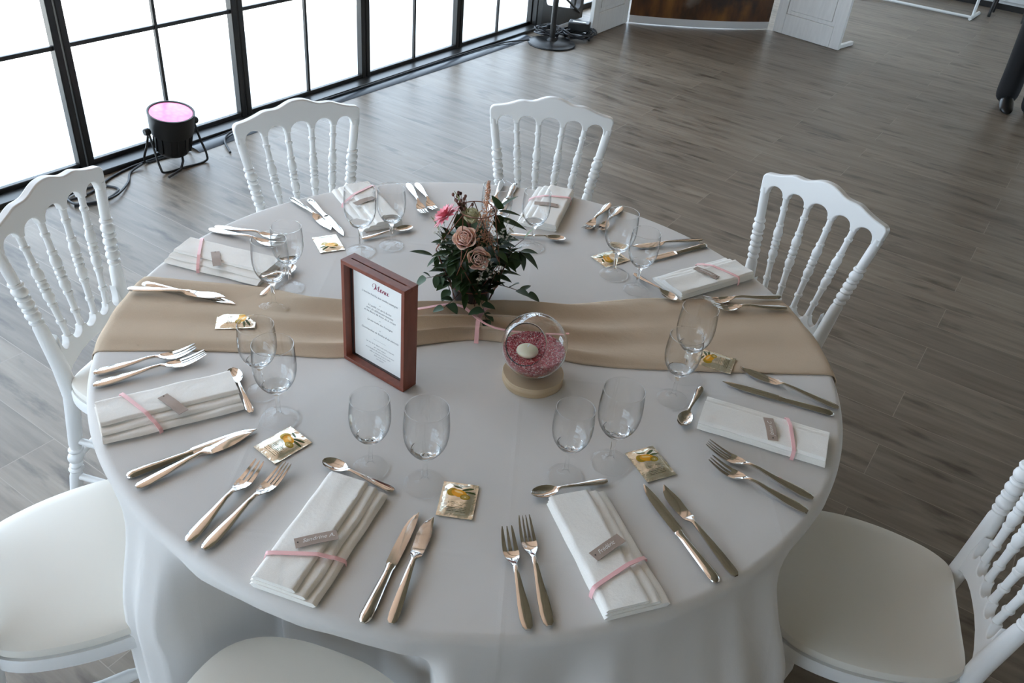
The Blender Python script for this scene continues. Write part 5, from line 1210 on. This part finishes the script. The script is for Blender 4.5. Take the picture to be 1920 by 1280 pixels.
# local frame: facing -y, x to their left
V = [(0, 0, 0.97), (0, 0.01, 1.12), (0, 0.0, 1.30), (0, 0.01, 1.43), (0, 0.0, 1.50), (0, -0.01, 1.58), (0, -0.015, 1.66), (0, -0.005, 1.73)]
Rr = [(0.155, 0.105), (0.135, 0.09), (0.155, 0.10), (0.10, 0.07), (0.052, 0.052), (0.062, 0.07), (0.074, 0.092), (0.055, 0.07)]
E_ = [(i, i + 1) for i in range(7)]
for s_ in (-1, 1):
    b0 = len(V)
    fy_ = -0.095 * s_
    V += [(s_ * 0.085, 0, 0.86), (s_ * 0.075, -0.01 + fy_ * 0.5, 0.50), (s_ * 0.065, 0.02 + fy_, 0.10), (s_ * 0.066, -0.05 + fy_, 0.042), (s_ * 0.068, -0.13 + fy_, 0.028)]
    Rr += [0.088, 0.062, 0.040, 0.026, 0.018]; E_ += [(0, b0), (b0, b0 + 1), (b0 + 1, b0 + 2), (b0 + 2, b0 + 3), (b0 + 3, b0 + 4)]
    b1 = len(V)
    V += [(s_ * 0.185, 0.01, 1.41), (s_ * 0.225, 0.03, 1.14), (s_ * 0.215, -0.05, 0.90), (s_ * 0.212, -0.07, 0.84)]
    Rr += [0.052, 0.040, 0.028, (0.036, 0.020)]; E_ += [(3, b1), (b1, b1 + 1), (b1 + 1, b1 + 2), (b1 + 2, b1 + 3)]
    for k_, (dx_, L_) in enumerate(((-0.028, 0.070), (-0.010, 0.082), (0.008, 0.080), (0.024, 0.065))):
        b2_ = len(V); V += [(s_ * 0.212, -0.07 + dx_ * 0.9, 0.80), (s_ * 0.210, -0.072 + dx_, 0.80 - L_ * 0.55), (s_ * 0.200, -0.075 + dx_, 0.80 - L_)]
        Rr += [0.010, 0.009, 0.0075]; E_ += [(b1 + 3, b2_), (b2_, b2_ + 1), (b2_ + 1, b2_ + 2)]
    b2_ = len(V); V += [(s_ * 0.205, -0.115, 0.815), (s_ * 0.198, -0.128, 0.775)]; Rr += [0.011, 0.008]; E_ += [(b1 + 3, b2_), (b2_, b2_ + 1)]
skin_obj('body', V, E_, Rr, M['skin'], pn)
for s_ in (-1, 1):
    e = MB().lathe([(0.0, -0.009), (0.008, -0.004), (0.009, 0.0), (0.008, 0.004), (0.0, 0.009)], 12, c=(s_ * 0.031, -0.098, 1.665)); e.build('eye', M['chalk'], pn)
    MB().tube([(s_ * 0.078, 0.0, 1.64), (s_ * 0.086, 0.008, 1.665), (s_ * 0.080, 0.004, 1.69)], [0.009, 0.014, 0.010], 8).build('ear', M['skin'], pn)
MB().tube([(0, -0.100, 1.675), (0, -0.118, 1.64), (0, -0.104, 1.63)], [0.008, 0.014, 0.010], 8).build('nose', M['skin'], pn)
MB().tube([(-0.024, -0.094, 1.602), (0, -0.104, 1.600), (0.024, -0.094, 1.602)], 0.006, 8).build('mouth', simple('lips', (0.40, 0.16, 0.14), 0.5), pn)
m = MB(); P = []
for i in range(10):
    th = PI * 0.56 * i / 9; P.append([(0.088 * math.sin(th) * math.cos(a_), 0.004 + 0.105 * math.sin(th) * math.sin(a_) * (1 if math.sin(a_) > 0 else 0.93), 1.69 + 0.098 * math.cos(th) - (0.05 * max(0, math.sin(a_)) * (i / 9)) ) for a_ in (2 * PI * q / 28 for q in range(28))])
m.grid(P, closed_v=True); m.build('hair', M['hair'], pn)
# trousers: one garment with two legs
TV = [(0, 0, 1.00), (0, 0, 0.93)]; TRr = [(0.168, 0.118), (0.172, 0.125)]; TE = [(0, 1)]
for s_ in (-1, 1):
    fy_ = -0.095 * s_
    b0 = len(TV); TV += [(s_ * 0.088, 0, 0.80), (s_ * 0.080, -0.008 + fy_ * 0.5, 0.50), (s_ * 0.072, 0.0 + fy_ * 0.85, 0.28), (s_ * 0.068, -0.005 + fy_, 0.015)]
    TRr += [0.104, 0.088, 0.080, 0.080]; TE += [(1, b0), (b0, b0 + 1), (b0 + 1, b0 + 2), (b0 + 2, b0 + 3)]
skin_obj('trousers', TV, TE, TRr, M['trouser'], pn)
SV = [(0, 0.0, 1.00), (0, 0.01, 1.14), (0, 0, 1.31), (0, 0.01, 1.44)]; SR = [(0.172, 0.122), (0.15, 0.105), (0.17, 0.115), (0.10, 0.075)]; SE = [(0, 1), (1, 2), (2, 3)]
for s_ in (-1, 1):
    b0 = len(SV); SV += [(s_ * 0.19, 0.01, 1.415), (s_ * 0.23, 0.03, 1.14), (s_ * 0.218, -0.045, 0.92)]; SR += [0.066, 0.053, 0.040]; SE += [(3, b0), (b0, b0 + 1), (b0 + 1, b0 + 2)]
skin_obj('shirt', SV, SE, SR, M['shirt'], pn)
for s_ in (-1, 1):
    m = MB(); P = []
    for yy, hw_, zt_ in ((0.065, 0.026, 0.060), (0.045, 0.034, 0.085), (0.0, 0.036, 0.090), (-0.05, 0.042, 0.104), (-0.10, 0.047, 0.078), (-0.15, 0.044, 0.042), (-0.185, 0.030, 0.032), (-0.195, 0.012, 0.020)):
        P.append([(s_ * 0.067 + hw_ * math.cos(a_), yy - 0.095 * s_, max(0.0, zt_ / 2 + zt_ / 2 * math.sin(a_))) for a_ in (2 * PI * q / 16 for q in range(16))])
    m.grid(P, closed_v=True); m.f.append(tuple(range(16))); m.f.append(tuple(7 * 16 + q for q in range(16))); m.m += [0, 0]
    m.build('shoe', M['shoe'], pn)
    MB().tube([(s_ * 0.067, 0.005 - 0.095 * s_, 0.05), (s_ * 0.067, 0.015 - 0.095 * s_, 0.12), (s_ * 0.068, 0.015 - 0.095 * s_, 0.24)], [0.050, 0.050, 0.056], 16).build('sock', M['trouser'], pn)
